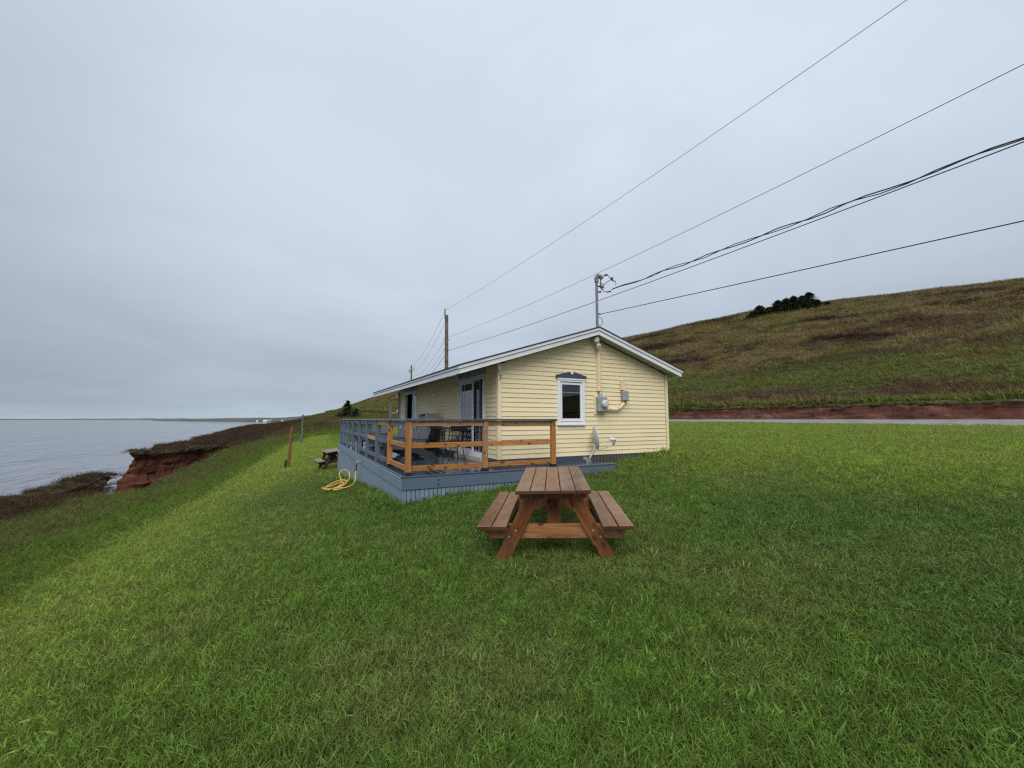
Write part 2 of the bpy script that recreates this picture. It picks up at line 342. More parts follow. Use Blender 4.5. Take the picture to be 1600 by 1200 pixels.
# ------------------------------------------------------------------ mesh kit
class MB:
    def __init__(self):
        self.v = []; self.f = []; self.m = []

    def add(self, vs, fs, mi=0):
        o = len(self.v)
        self.v += [tuple(p) for p in vs]
        for f in fs:
            self.f.append(tuple(i + o for i in f)); self.m.append(mi)
        return self

    def box(self, x0, x1, y0, y1, z0, z1, mat=None, mi=0):
        vs = [Vector(p) for p in ((x0, y0, z0), (x1, y0, z0), (x1, y1, z0), (x0, y1, z0), (x0, y0, z1), (x1, y0, z1), (x1, y1, z1), (x0, y1, z1))]
        if mat is not None:
            vs = [mat @ p for p in vs]
        return self.add(vs, [(0, 3, 2, 1), (4, 5, 6, 7), (0, 1, 5, 4), (1, 2, 6, 5), (2, 3, 7, 6), (3, 0, 4, 7)], mi)

    def cbox(self, sx, sy, sz, b=0.004, mat=None, mi=0):
        """chamfered box centred on the origin"""
        hx, hy, hz = sx / 2, sy / 2, sz / 2
        b = min(b, hx * .45, hy * .45, hz * .45)
        vs = []
        idx = {}
        for ix in (-1, 1):
            for iy in (-1, 1):
                for iz in (-1, 1):
                    for a in range(3):
                        p = [ix * (hx - b), iy * (hy - b), iz * (hz - b)]
                        p[a] = (ix * hx, iy * hy, iz * hz)[a]
                        idx[(ix, iy, iz, a)] = len(vs); vs.append(Vector(p))
        fs = []
        I = idx
        for a in range(3):
            o = [k for k in range(3) if k != a]
            for s in (-1, 1):
                q = []
                for (p, r) in ((-1, -1), (1, -1), (1, 1), (-1, 1)):
                    key = [0, 0, 0]; key[a] = s; key[o[0]] = p; key[o[1]] = r
                    q.append(I[(*key, a)])
                if (s > 0) != (a != 1): q.reverse()
                fs.append(tuple(q))
        for a in range(3):           # edges parallel to axis a
            o = [k for k in range(3) if k != a]
            for p in (-1, 1):
                for r in (-1, 1):
                    q = []
                    for s, ax in ((-1, o[0]), (1, o[0]), (1, o[1]), (-1, o[1])):
                        key = [0, 0, 0]; key[a] = s; key[o[0]] = p; key[o[1]] = r
                        q.append(I[(*key, ax)])
                    fs.append(tuple(q))
        for ix in (-1, 1):
            for iy in (-1, 1):
                for iz in (-1, 1):
                    fs.append((I[(ix, iy, iz, 0)], I[(ix, iy, iz, 1)], I[(ix, iy, iz, 2)]))
        if mat is not None:
            vs = [mat @ p for p in vs]
        return self.add(vs, fs, mi)

    def tube(self, pts, r, n=8, caps=True, mi=0):
        pts = [Vector(p) for p in pts]
        rs = r if isinstance(r, (list, tuple)) else [r] * len(pts)
        rings = []
        up = None
        for i, p in enumerate(pts):
            d = (pts[min(i + 1, len(pts) - 1)] - pts[max(i - 1, 0)])
            if d.length < 1e-9: d = Vector((0, 0, 1))
            d.normalize()
            if up is None:
                up = Vector((0, 0, 1)) if abs(d.z) < 0.95 else Vector((1, 0, 0))
            s = d.cross(up)
            if s.length < 1e-5: s = d.cross(Vector((1, 0.1, 0)))
            s.normalize(); t = s.cross(d); up = t
            rings.append([p + (s * math.cos(2 * math.pi * k / n) + t * math.sin(2 * math.pi * k / n)) * rs[i] for k in range(n)])
        vs = [q for ring in rings for q in ring]
        fs = []
        for i in range(len(pts) - 1):
            for k in range(n):
                a, b_ = i * n + k, i * n + (k + 1) % n
                fs.append((a, b_, b_ + n, a + n))
        if caps:
            fs.append(tuple(reversed(range(n)))); fs.append(tuple(range((len(pts) - 1) * n, len(pts) * n)))
        return self.add(vs, fs, mi)

    def prism(self, poly, ax, a, b, mi=0):
        """extrude a 2-D polygon along axis ax (0 x, 1 y, 2 z) from a to b"""
        def p3(q, t):
            return {0: (t, q[0], q[1]), 1: (q[0], t, q[1]), 2: (q[0], q[1], t)}[ax]
        n = len(poly)
        vs = [p3(q, a) for q in poly] + [p3(q, b) for q in poly]
        fs = [tuple(reversed(range(n))), tuple(range(n, 2 * n))] + [(i, (i + 1) % n, n + (i + 1) % n, n + i) for i in range(n)]
        return self.add(vs, fs, mi)

    def mesh(self, name, mats, smooth=False):
        me = bpy.data.meshes.new(name)
        me.from_pydata([tuple(v) for v in self.v], [], self.f)
        for m in (mats if isinstance(mats, (list, tuple)) else [mats]):
            me.materials.append(m)
        if any(self.m):
            me.polygons.foreach_set('material_index', self.m)
        bm = bmesh.new(); bm.from_mesh(me); bmesh.ops.recalc_face_normals(bm, faces=bm.faces); bm.to_mesh(me); bm.free()
        if smooth:
            me.polygons.foreach_set('use_smooth', [True] * len(me.polygons))
        me.update()
        return me

    def build(self, name, mats, parent=None, loc=(0, 0, 0), rot=None, smooth=False):
        return link(name, self.mesh(name, mats, smooth), parent, loc, rot)


def link(name, me, parent=None, loc=(0, 0, 0), rot=None):
    o = bpy.data.objects.new(name, me)
    COL.objects.link(o)
    if parent: o.parent = parent
    o.location = loc
    if rot is not None:
        if isinstance(rot, Matrix): o.rotation_euler = rot.to_euler()
        else: o.rotation_euler = rot
    return o


def tag(o, label=None, cat=None, group=None, kind=None):
    if label: o['label'] = label
    if cat: o['category'] = cat
    if group: o['group'] = group
    if kind: o['kind'] = kind
    return o


def thing(name, label, cat, loc=(0, 0, 0), rot=(0, 0, 0), group=None):
    o = bpy.data.objects.new(name, None)
    COL.objects.link(o)
    o.empty_display_size = 0.2
    o.location = loc; o.rotation_euler = rot
    return tag(o, label, cat, group)


_bc = {}


def board(name, parent, p0, p1, w, t, mat, side=None, bev=0.004, label=None):
    """plank from p0 to p1: local x along it, width w along 'side', thickness t across; alike planks share a mesh"""
    p0, p1 = Vector(p0), Vector(p1)
    d = p1 - p0; L_ = d.length; d.normalize()
    s = Vector(side) if side is not None else Vector((0, 0, 1)).cross(d)
    s = (s - d * s.dot(d)).normalized()
    n = d.cross(s)
    key = (round(L_, 3), round(w, 4), round(t, 4), mat.name, bev)
    if key not in _bc:
        _bc[key] = MB().cbox(L_, w, t, bev).mesh(name, mat)
    R = Matrix((d, s, n)).transposed()
    o = link(name, _bc[key], parent, (p0 + p1) / 2, R.to_euler())
    if label: o['label'] = label
    return o


def copy_tree(o, parent=None):
    c = o.copy(); COL.objects.link(c)
    if parent is not None: c.parent = parent
    for ch in list(o.children):
        copy_tree(ch, c)
    return c


# ------------------------------------------------------------------ noise for terrain and tints
def hash2(ix, iy, s):
    h = (ix.astype(np.int64) * 374761393 + iy.astype(np.int64) * 668265263 + s * 974711) & 0x7fffffff
    h = ((h ^ (h >> 13)) * 1274126177) & 0x7fffffff
    h = (h ^ (h >> 16)) & 0xffff
    return h / 65535.0


def vnoise(x, y, s=0):
    ix, iy = np.floor(x), np.floor(y)
    fx, fy = x - ix, y - iy
    fx = fx * fx * fx * (fx * (fx * 6 - 15) + 10); fy = fy * fy * fy * (fy * (fy * 6 - 15) + 10)
    a = hash2(ix, iy, s); b = hash2(ix + 1, iy, s); c = hash2(ix, iy + 1, s); d = hash2(ix + 1, iy + 1, s)
    return (a * (1 - fx) + b * fx) * (1 - fy) + (c * (1 - fx) + d * fx) * fy


def fbm(x, y, s=0, o=4, g=0.5):
    x = np.asarray(x, float); y = np.asarray(y, float)
    t = 0; a = 1; n = 0
    for k in range(o):
        t = t + a * vnoise(x * 2 ** k + 17.3 * k, y * 2 ** k - 9.1 * k, s + k); n += a; a *= g
    return t / n


def sstep(a, b, x):
    t = np.clip((x - a) / (b - a), 0, 1)
    return t * t * (3 - 2 * t)


# ------------------------------------------------------------------ terrain (u across, v along the coast, both from the camera's foot)
UK = np.array([-60, -16, -13, -10, -6.5, -3.7, -1.5, 0, 1.7, 4, 6.2, 8.7, 15, 22, 27.5, 32, 60.])
VK = np.array([-120, -10, 0, 7, 18, 34, 60, 90, 200, 450, 1500.])
ZK = np.array([
    [-4.4, -4.2, -4.0, -3.6, -3.0, -2.4, -1.75, -1.45, -1.2, -.95, -.8, -.6, -.45, -.35, -.28, 0, 0],
    [-4.4, -4.2, -4.0, -3.6, -3.0, -2.4, -1.75, -1.45, -1.25, -1.05, -.9, -.7, -.5, -.38, -.30, 0, 0],
    [-4.4, -4.2, -4.0, -3.6, -3.05, -2.45, -1.82, -1.47, -1.40, -1.27, -1.10, -.86, -.58, -.40, -.33, 0, 0],
    [-4.4, -4.3, -4.1, -3.7, -3.2, -2.6, -2.0, -1.70, -1.42, -1.26, -1.09, -.84, -.58, -.40, -.33, 0, 0],
    [-4.5, -4.35, -4.2, -3.9, -3.55, -3.1, -2.7, -2.4, -2.10, -1.75, -1.4, -1.05, -.66, -.40, -.27, 0, 0],
    [-4.6, -4.45, -4.35, -4.5, -4.15, -3.4, -2.76, -2.5, -2.35, -2.1, -1.8, -1.5, -.9, -.45, -.23, 0, 0],
    [-4.4, -4.15, -4.15, -4.2, -3.95, -3.35, -2.8, -2.55, -2.4, -2.2, -1.95, -1.65, -1.0, -.5, -.2, 0, 0],
    [-4.2, -3.75, -3.7, -3.7, -3.6, -3.1, -2.7, -2.4, -2.2, -2.0, -1.7, -1.3, -.6, -.1, .05, .3, 0],
    [-3.4, -3.0, -2.9, -2.8, -2.4, -2.0, -1.6, -1.3, -1.0, -.6, -.2, .25, 1.1, 2.0, 2.7, 3.2, 3],
    [-3.0, -2.6, -2.5, -2.4, -2.0, -1.5, -1.1, -.8, -.4, .1, .8, 1.5, 3.2, 5.0, 6.3, 7.0, 8],
    [-3.0, -2.8, -2.7, -2.6, -2.4, -2.2, -2.0, -1.8, -1.5, -1, -.5, 0, 1.4, 3.0, 4.2, 5.0, 6]])
HU = np.array([0, 31.9, 32.35, 36, 45, 60, 80, 100, 118, 140, 220, 400, 1200.])
HZ = np.array([0, 0, .98, 1.45, 4.0, 9.6, 18.0, 25.3, 28.6, 30.0, 31.0, 30, 24.])
KV = np.array([-300, -100, -20, 20, 63, 110, 200, 450, 900, 1600.])
KK = np.array([.30, .40, .72, .855, 1.04, 1.12, 1.06, 1.0, .80, .55])


def herm(xk, yk, x):
    i = np.clip(np.searchsorted(xk, x) - 1, 0, len(xk) - 2)
    m = np.gradient(yk, xk, axis=0)
    # limit overshoot
    d = np.diff(yk, axis=0) / np.diff(xk).reshape((-1,) + (1,) * (yk.ndim - 1))
    lo = np.minimum(np.abs(np.concatenate([d[:1], d])), np.abs(np.concatenate([d, d[-1:]])))
    m = np.sign(m) * np.minimum(np.abs(m), 2.5 * lo)
    h = xk[i + 1] - xk[i]
    t = np.clip((x - xk[i]) / h, 0, 1)
    a = 2 * t ** 3 - 3 * t ** 2 + 1; b = t ** 3 - 2 * t ** 2 + t; c = -2 * t ** 3 + 3 * t ** 2; e = t ** 3 - t ** 2
    if yk.ndim == 1:
        return a * yk[i] + b * h * m[i] + c * yk[i + 1] + e * h * m[i + 1]
    k = np.arange(len(x))
    return a * yk[i, k] + b * h * m[i, k] + c * yk[i + 1, k] + e * h * m[i + 1, k]


COAST = np.array([(-19, -120), (-17, -60), (-15.5, -20), (-14.5, 10), (-14.1, 24), (-13.7, 32), (-13.3, 38), (-13.1, 41.6), (-12.75, 42.9), (-12.35, 42.3), (-11.9, 40.2), (-11.1, 37), (-10.3, 34.6), (-9.5, 33.6), (-8.8, 34.6), (-8.5, 39), (-8.1, 50), (-7.5, 64), (-6.9, 74), (-6.6, 79.5), (-7.6, 79), (-9.4, 76.4),
                  (-12.5, 71.6), (-15.4, 67.4), (-16.7, 65.8), (-17.3, 66.4), (-17.2, 70), (-16.4, 78), (-15.6, 88), (-16.2, 105), (-15.6, 130),
                  (-16.8, 190), (-15.8, 260), (-14.5, 430), (-12, 650), (-10, 900), (-6, 1300), (-4, 1500)], float)


def inside_and_dist(u, v):
    u = np.asarray(u, float); v = np.asarray(v, float)
    d = np.full(u.shape, 1e9); ins = np.zeros(u.shape, bool)
    poly = np.vstack([COAST, [(3000, 1500), (3000, -120)]])
    n = len(poly)
    for i in range(n):
        a, b = poly[i], poly[(i + 1) % n]
        if i < len(COAST) - 1:
            e = b - a
            t = np.clip(((u - a[0]) * e[0] + (v - a[1]) * e[1]) / (e @ e), 0, 1)
            d = np.minimum(d, np.hypot(u - a[0] - t * e[0], v - a[1] - t * e[1]))
        cond = ((a[1] > v) != (b[1] > v))
        with np.errstate(divide='ignore', invalid='ignore'):
            xi = (b[0] - a[0]) * (v - a[1]) / (b[1] - a[1]) + a[0]
        ins ^= cond & (u < xi)
    return np.where(ins, d, -d)


def boundary_u(v):        # edge of the mown lawn on the sea side
    return np.interp(v, [-20, 0, 8, 12, 18.6, 34, 50, 62, 66], [-3.3, -3.5, -3.65, -3.7, -3.25, -1.7, -.4, 2.0, 5]) + 0.25 * (fbm(v * .35, v * 0 + 3, 5) - .5)


def zones(u, v):
    """soft masks: lawn, rough, heath (brown shrub), hill"""
    wob = (fbm(u * .25, v * .25, 21) - .5)
    far_end = 63 + 3 * wob
    lawn = sstep(-.35, .35, u - boundary_u(v)) * sstep(1.5, -1.5, v - far_end) * sstep(28.2, 27.3, u)
    hill = sstep(31.8, 32.4, u) * sstep(900, 700, v) 
    hb = np.interp(v, [-60, 20, 30, 40, 62, 80, 110, 160, 300, 1000], [-10, -10, -10.2, -10.4, -8.5, -5.2, -3, 3, 8, 12]) + 2.2 * wob * sstep(44, 60, v) + .8 * wob
    heath = sstep(.6, -.6, u - hb)
    band = sstep(66, 70, v + 8 * wob) * sstep(5, 10, u - hb - 4)         # beyond the lawn
    return lawn, heath, hill


def base_h(u, v):
    u = np.asarray(u, float).ravel(); v = np.asarray(v, float).ravel()
    cols = np.array([herm(UK, ZK[k], np.clip(u, -60, 60)) for k in range(len(VK))])
    z = herm(VK, cols, np.clip(v, -120, 1500))
    k = herm(KV, KK, np.clip(v, -300, 1600))
    z = z + herm(HU, HZ, np.clip(u, 0, 1200)) * np.where(u > 36, k, 1 + (k - 1) * sstep(32.3, 40, u))
    z = z - .95 * sstep(32, 33, u) * sstep(75, 110, v)
    return z


def height(u, v):
    """land height relative to z = 0 (camera eye is 1.45)"""
    u = np.asarray(u, float); v = np.asarray(v, float)
    sh = u.shape
    z = base_h(u, v).reshape(sh)
    lawn, heath, hill = zones(u, v)
    z = z - .045 * np.exp(-((u - 2.3) ** 2 + (v - 3.7) ** 2) / 2.5)
    z = z + lawn * .07 * (fbm(u * .45, v * .45, 2) - .5) + (1 - lawn) * (1 - hill) * .22 * (fbm(u * .5, v * .5, 8) - .5) * sstep(25, 20, u)
    z = z + heath * .7 * (fbm(u * .35, v * .35, 31) - .45) * sstep(-30, 10, v) * sstep(50, 60, v)
    z = z - .45 * np.exp(-((u + 9.4) ** 2 + (v - 36) ** 2) / 5.0) + .42 * np.exp(-((u + 12.3) ** 2 / 1.6 + (v - 40) ** 2 / 9.0))
    z = z + hill * sstep(33, 45, u) * (1.5 * (fbm(u * .08, v * .05, 12) - .5) + .35 * (fbm(u * .45, v * .3, 14) - .5))
    return z + ZC


PAL = {k: np.array(c) for k, c in dict(
    lawn=(.080, .129, .022), lawn_y=(.172, .220, .036), lawn_d=(.054, .092, .019), lawn_b=(.066, .110, .027), dry=(.140, .135, .052),
    rough=(.080, .104, .022), rough_b=(.095, .078, .032), rough_g=(.082, .142, .018),
    heath=(.050, .033, .022), heath_r=(.080, .045, .028), heath_o=(.074, .064, .026),
    hill_o=(.128, .098, .036), hill_b=(.082, .052, .027), hill_g=(.088, .104, .024), hill_t=(.185, .145, .066), hill_d=(.026, .014, .013)).items()}


def mixc(a, b, t):
    return a * (1 - t[:, None]) + b * t[:, None]


def tint(u, v):
    u = np.asarray(u, float).ravel(); v = np.asarray(v, float).ravel()
    lawn, heath, hill = zones(u, v)
    n1 = fbm(u * .16, v * .16, 40); n2 = fbm(u * .6, v * .6, 41); n3 = fbm(u * 1.7, v * 1.7, 43); n4 = fbm(u * .33, v * .33, 44)
    dist = np.hypot(u, v)
    one = np.ones((len(u), 3))
    # lawn
    c = PAL['lawn'] * one
    c = mixc(c, PAL['lawn_b'] * one, sstep(.5, .66, n4) * .6)
    c = mixc(c, PAL['lawn_d'] * one, sstep(.50, .70, n2) * .35)
    ybank = sstep(4.2, .8, u - boundary_u(v) + 1.5 * (n1 - .5)) * sstep(0, 7, v) * .8 + sstep(12, 22, v) * sstep(7, 2, u) * .9 + sstep(5.5, 10, u + 4 * (n1 - .5)) * .8  # sky light on the seaward bank painted into the tint; inland lawn just yellower
    c = mixc(c, PAL['lawn_y'] * one, np.clip(ybank, 0, 1) * (.72 + .25 * n2))
    c = mixc(c, PAL['dry'] * one, sstep(.62, .76, n3) * .22 + sstep(.58, .70, fbm(u * .9, v * .9, 49)) * .28)
    # rough strip
    r = PAL['rough'] * one
    r = mixc(r, PAL['rough_b'] * one, sstep(.45, .64, n2) * .6)
    r = mixc(r, PAL['rough_g'] * one, sstep(1.8, .2, np.abs(u - boundary_u(v) + .9)) * (.4 + .6 * n3) * sstep(60, 40, v) + sstep(62, 66, v) * sstep(78, 70, v) * sstep(-6, 0, u) * .8)
    far = sstep(70, 84, v + 14 * (n1 - .5)) * sstep(35, 28, u)
    r = mixc(r, PAL['heath'] * one, far * sstep(.62, .42, n4) * sstep(180, 120, v))
    r = mixc(r, PAL['hill_g'] * one, far * sstep(4, 14, u))
    r = mixc(r, PAL['hill_b'] * one, far * sstep(.48, .62, n1) * .8)
    # heath
    h = PAL['heath'] * one
    h = mixc(h, PAL['heath_r'] * one, sstep(.45, .62, n2) * .8)
    h = mixc(h, PAL['heath_o'] * one, sstep(.52, .66, n3) * .7)
    # hill
    w = u + 7 * (n1 - .5) + 3 * (n4 - .5)
    a1 = fbm(u * .14 + v * .02, v * .05, 51); a2 = fbm(u * .6 + v * .12, v * .2, 52); a3 = fbm(u * .2, v * .09, 53)
    g = PAL['hill_o'] * one
    g = mixc(g, PAL['hill_b'] * one, sstep(.46, .60, a1) * .85)
    g = mixc(g, PAL['hill_g'] * one, sstep(.56, .70, a3) * .6)
    g = mixc(g, PAL['hill_t'] * one, sstep(.52, .70, a2) * .65)
    a4 = fbm(u * 1.1 + v * .25, v * .33, 54); g = mixc(g, PAL['hill_d'] * one, sstep(.56, .70, a4) * .6); g = mixc(g, PAL['hill_t'] * one, sstep(.42, .30, a4) * .5)
    g = mixc(g, PAL['hill_d'] * one, sstep(.64, .72, fbm(u * .16, v * .045, 57)) * .75)
    green = sstep(41, 44, w) * sstep(58, 50, w)
    g = mixc(g, PAL['hill_g'] * 1.05 * one, green * (.55 + .5 * a2))
    brown = sstep(35.3, 36.3, u + 1.2 * (n2 - .5)) * sstep(43.5, 40.5, w)
    bc = mixc(PAL['hill_b'] * one, PAL['heath_r'] * one, sstep(.45, .6, n2))
    bc = mixc(bc, PAL['hill_t'] * one, sstep(.6, .72, n3) * .6)
    g = mixc(g, bc, brown)
    strip = sstep(36.2, 35.2, u + 1.2 * (n2 - .5))
    gs = mixc(PAL['rough_g'] * .42 * one + PAL['hill_o'] * .42 * one, PAL['hill_o'] * .85 * one, sstep(.45, .6, n2) * .8)
    g = mixc(g, gs, strip)
    for (pu, pv, lu, lv, rot) in ((66, 28, 1.1, 6.5, -.1), (82, 36, 1.3, 8, -.1), (84, 20, 1.4, 7, -.1), (74, 78, 1.6, 9, 0), (62, 55, 1.2, 8, 0)):
        du, dv = u - pu, v - pv
        du, dv = du * math.cos(rot) + dv * math.sin(rot), -du * math.sin(rot) + dv * math.cos(rot)
        e = (du / lu) ** 2 + (dv / lv) ** 2 + 1.2 * (n2 - .5)
        g = mixc(g, PAL['hill_d'] * one, sstep(1.2, .7, e))
    c = mixc(r, c, lawn)
    c = mixc(c, h, heath)
    c = mixc(c, g, hill)
    return c


def axis_knots(segs):
    out = [segs[0][0]]
    for a, b, s in segs:
        n = max(1, int(round((b - a) / s)))
        out += list(a + (b - a) * (np.arange(1, n + 1) / n))
    return np.array(out)


def grid_mesh(name, U, V, Z, keep=None, mat=None, col=None, smooth=True):
    """U, V, Z: 2-D arrays; world x = u + UC, y = v + VC"""
    nv, nu = U.shape
    co = np.stack([U.ravel() + UC, V.ravel() + VC, Z.ravel()], 1)
    i = np.arange(nv * nu).reshape(nv, nu)
    q = np.stack([i[:-1, :-1], i[:-1, 1:], i[1:, 1:], i[1:, :-1]], -1).reshape(-1, 4)
    if keep is not None:
        kq = keep.ravel()[q].any(1); q = q[kq]
        used = np.unique(q); remap = np.full(nv * nu, -1); remap[used] = np.arange(len(used))
        q = remap[q]; co = co[used]
        if col is not None: col = col[used]
    me = bpy.data.meshes.new(name)
    me.vertices.add(len(co)); me.vertices.foreach_set('co', co.ravel())
    me.loops.add(q.size); me.loops.foreach_set('vertex_index', q.ravel())
    me.polygons.add(len(q))
    me.polygons.foreach_set('loop_start', np.arange(len(q)) * 4)
    me.update(calc_edges=True)
    if smooth: me.polygons.foreach_set('use_smooth', np.ones(len(q), bool))
    if col is not None:
        a = me.attributes.new('tint', 'FLOAT_COLOR', 'POINT')
        a.data.foreach_set('color', np.concatenate([col, np.ones((len(col), 1))], 1).ravel().astype(np.float32))
    if mat: me.materials.append(mat)
    me.validate()
    return me, co


ROAD0, ROAD1 = 27.6, 31.55


def build_ground():
    us = axis_knots([(-26, -4, .3), (-4, 27.4, .45), (27.4, 31.4, .5), (31.4, 33.2, .15), (33.2, 48, .6), (48, 120, 1.4), (120, 400, 14), (400, 1200, 80)])
    vs = axis_knots([(-120, -10, 6), (-10, 24, .5), (24, 96, .42), (96, 200, 2.0), (200, 450, 8), (450, 1500, 40)])
    U, V = np.meshgrid(us, vs)
    d = inside_and_dist(U, V)
    Z = height(U, V)
    fade = sstep(-40, -18, U) 
    Z = Z - .07 * sstep(ROAD0 - .1, ROAD0 + .2, U) * sstep(ROAD1 + .1, ROAD1 - .2, U) * sstep(80, 70, V)
    Z = np.where(d < .75, np.minimum(Z, -13.5), Z)
    col = tint(U.ravel(), V.ravel()) * np.where((zones(U.ravel(), V.ravel())[0] > .4), .42, np.where(U.ravel() > 36, .62, .66))[:, None]
    gm = tint_mat('ground_cover', 'GEOMETRY', fine=((3.0, .75, 1.25), (17, .6, 1.4)), bump=.8)
    me, _ = grid_mesh('ground', U, V, Z, keep=(d > -.4), mat=gm, col=col)
    o = link('ground', me); tag(o, kind='structure')
    return o


build_ground()


def strip_along(name, pts, tops, prof, mats, jag=.25, seed=3, mi_split=None, jn=.5, jt=.15):
    """sweep a cliff profile (outward, down, material) along a polyline (u, v); the outward side is on its left when walking +v"""
    P = np.array(pts); n = len(P)
    T = np.gradient(P, axis=0); T /= np.linalg.norm(T, axis=1)[:, None]
    Nn = np.stack([-T[:, 1], T[:, 0]], 1)
    s = np.concatenate([[0], np.cumsum(np.linalg.norm(np.diff(P, axis=0), axis=1))])
    m = len(prof)
    U = np.zeros((n, m)); V = np.zeros((n, m)); Z = np.zeros((n, m))
    for j, (o, dn, mi) in enumerate(prof):
        nz = (fbm(s * jn, s * 0 + dn * 1.1, seed + 2) - .5) * 2 + (fbm(s * jn * 4, s * 0 + dn * 3.3, seed + 5) - .5) * .9
        k = jag if o > -.8 * abs(prof[0][0]) else 0
        oo = o + nz * k
        U[:, j] = P[:, 0] + Nn[:, 0] * oo; V[:, j] = P[:, 1] + Nn[:, 1] * oo
        Z[:, j] = tops - dn + (fbm(s * jn * 3, s * 0 + j, seed + 9) - .5) * jt * (1 if j else 0)
    co = np.stack([U.ravel() + UC, V.ravel() + VC, Z.ravel()], 1)
    mb = MB()
    mb.v = [tuple(c) for c in co]
    for i in range(n - 1):
        for j in range(m - 1):
            a = i * m + j
            mb.f.append((a, a + 1, a + m + 1, a + m)); mb.m.append(prof[j + 1][2])
    return mb.mesh(name, mats, smooth=False)


def resample(P, step):
    P = np.array(P, float)
    s = np.concatenate([[0], np.cumsum(np.linalg.norm(np.diff(P, axis=0), axis=1))])
    t = np.arange(0, s[-1], step)
    return np.stack([np.interp(t, s, P[:, 0]), np.interp(t, s, P[:, 1])], 1)


def soil_mat(name, c1, c2, c3, c4):
    m, nt, b = new_mat(name)
    N, L = nt.nodes.new, nt.links.new
    geo = N('ShaderNodeNewGeometry')
    mp = N('ShaderNodeMapping'); mp.inputs['Scale'].default_value = (.5, .5, 2.6); mp.inputs['Rotation'].default_value = (.25, .2, 0)
    L(geo.outputs['Position'], mp.inputs['Vector'])
    n = N('ShaderNodeTexNoise'); n.inputs['Scale'].default_value = 1.1; n.inputs['Detail'].default_value = 7; n.inputs['Roughness'].default_value = .6
    L(mp.outputs[0], n.inputs['Vector'])
    cr = N('ShaderNodeValToRGB')
    cr.color_ramp.elements[0].position = .3; cr.color_ramp.elements[0].color = (*c2, 1)
    cr.color_ramp.elements[1].position = .72; cr.color_ramp.elements[1].color = (*c3, 1)
    e = cr.color_ramp.elements.new(.5); e.color = (*c1, 1)
    L(n.outputs['Fac'], cr.inputs['Fac'])
    n2 = N('ShaderNodeTexNoise'); n2.inputs['Scale'].default_value = 6; n2.inputs['Detail'].default_value = 6
    L(geo.outputs['Position'], n2.inputs['Vector'])
    mx = N('ShaderNodeMix'); mx.data_type = 'RGBA'; mx.inputs[7].default_value = (*c4, 1)
    r = N('ShaderNodeMapRange'); r.inputs['From Min'].default_value = .52; r.inputs['From Max'].default_value = .7; r.inputs['To Max'].default_value = .7
    L(n2.outputs['Fac'], r.inputs['Value']); L(r.outputs[0], mx.inputs['Factor']); L(cr.outputs[0], mx.inputs[6])
    L(mx.outputs[2], b.inputs['Base Color'])
    b.inputs['Roughness'].default_value = .9; b.inputs['Specular IOR Level'].default_value = .15
    bp = N('ShaderNodeBump'); bp.inputs['Strength'].default_value = .9; bp.inputs['Distance'].default_value = .12
    ad = N('ShaderNodeMath'); ad.operation = 'ADD'
    L(n.outputs['Fac'], ad.inputs[0]); L(n2.outputs['Fac'], ad.inputs[1])
    L(ad.outputs[0], bp.inputs['Height']); L(bp.outputs[0], b.inputs['Normal'])
    return m


M['red_soil'] = soil_mat('red_sandstone', (.098, .034, .018), (.052, .017, .010), (.170, .075, .045), (.062, .024, .016))
M['bank_soil'] = soil_mat('red_bank_soil', (.115, .044, .032), (.050, .020, .016), (.22, .115, .088), (.085, .042, .032))
M['far_soil'] = noisy('far_brown_soil', (.055, .036, .026), (.085, .052, .038), scale=.3, rough=.95, rand=0)
M['turf'] = noisy('dark_turf', (.036, .028, .016), (.072, .058, .028), scale=3, rough=.95, bump=.8, bscale=9, coords='Generated', rand=0)
_t, _nt, _b = new_mat('heath_turf')
_n = _nt.nodes.new('ShaderNodeTexNoise'); _g = _nt.nodes.new('ShaderNodeNewGeometry'); _c = _nt.nodes.new('ShaderNodeValToRGB')
_n.inputs['Scale'].default_value = 3.5; _n.inputs['Detail'].default_value = 6
_nt.links.new(_g.outputs['Position'], _n.inputs['Vector']); _nt.links.new(_n.outputs['Fac'], _c.inputs['Fac'])
_c.color_ramp.elements[0].position = .35; _c.color_ramp.elements[0].color = (.030, .021, .013, 1)
_c.color_ramp.elements[1].position = .7; _c.color_ramp.elements[1].color = (.075, .062, .028, 1)
_nt.links.new(_c.outputs[0], _b.inputs['Base Color']); _b.inputs['Roughness'].default_value = .95; _b.inputs['Specular IOR Level'].default_value = .1
M['turf'] = _t


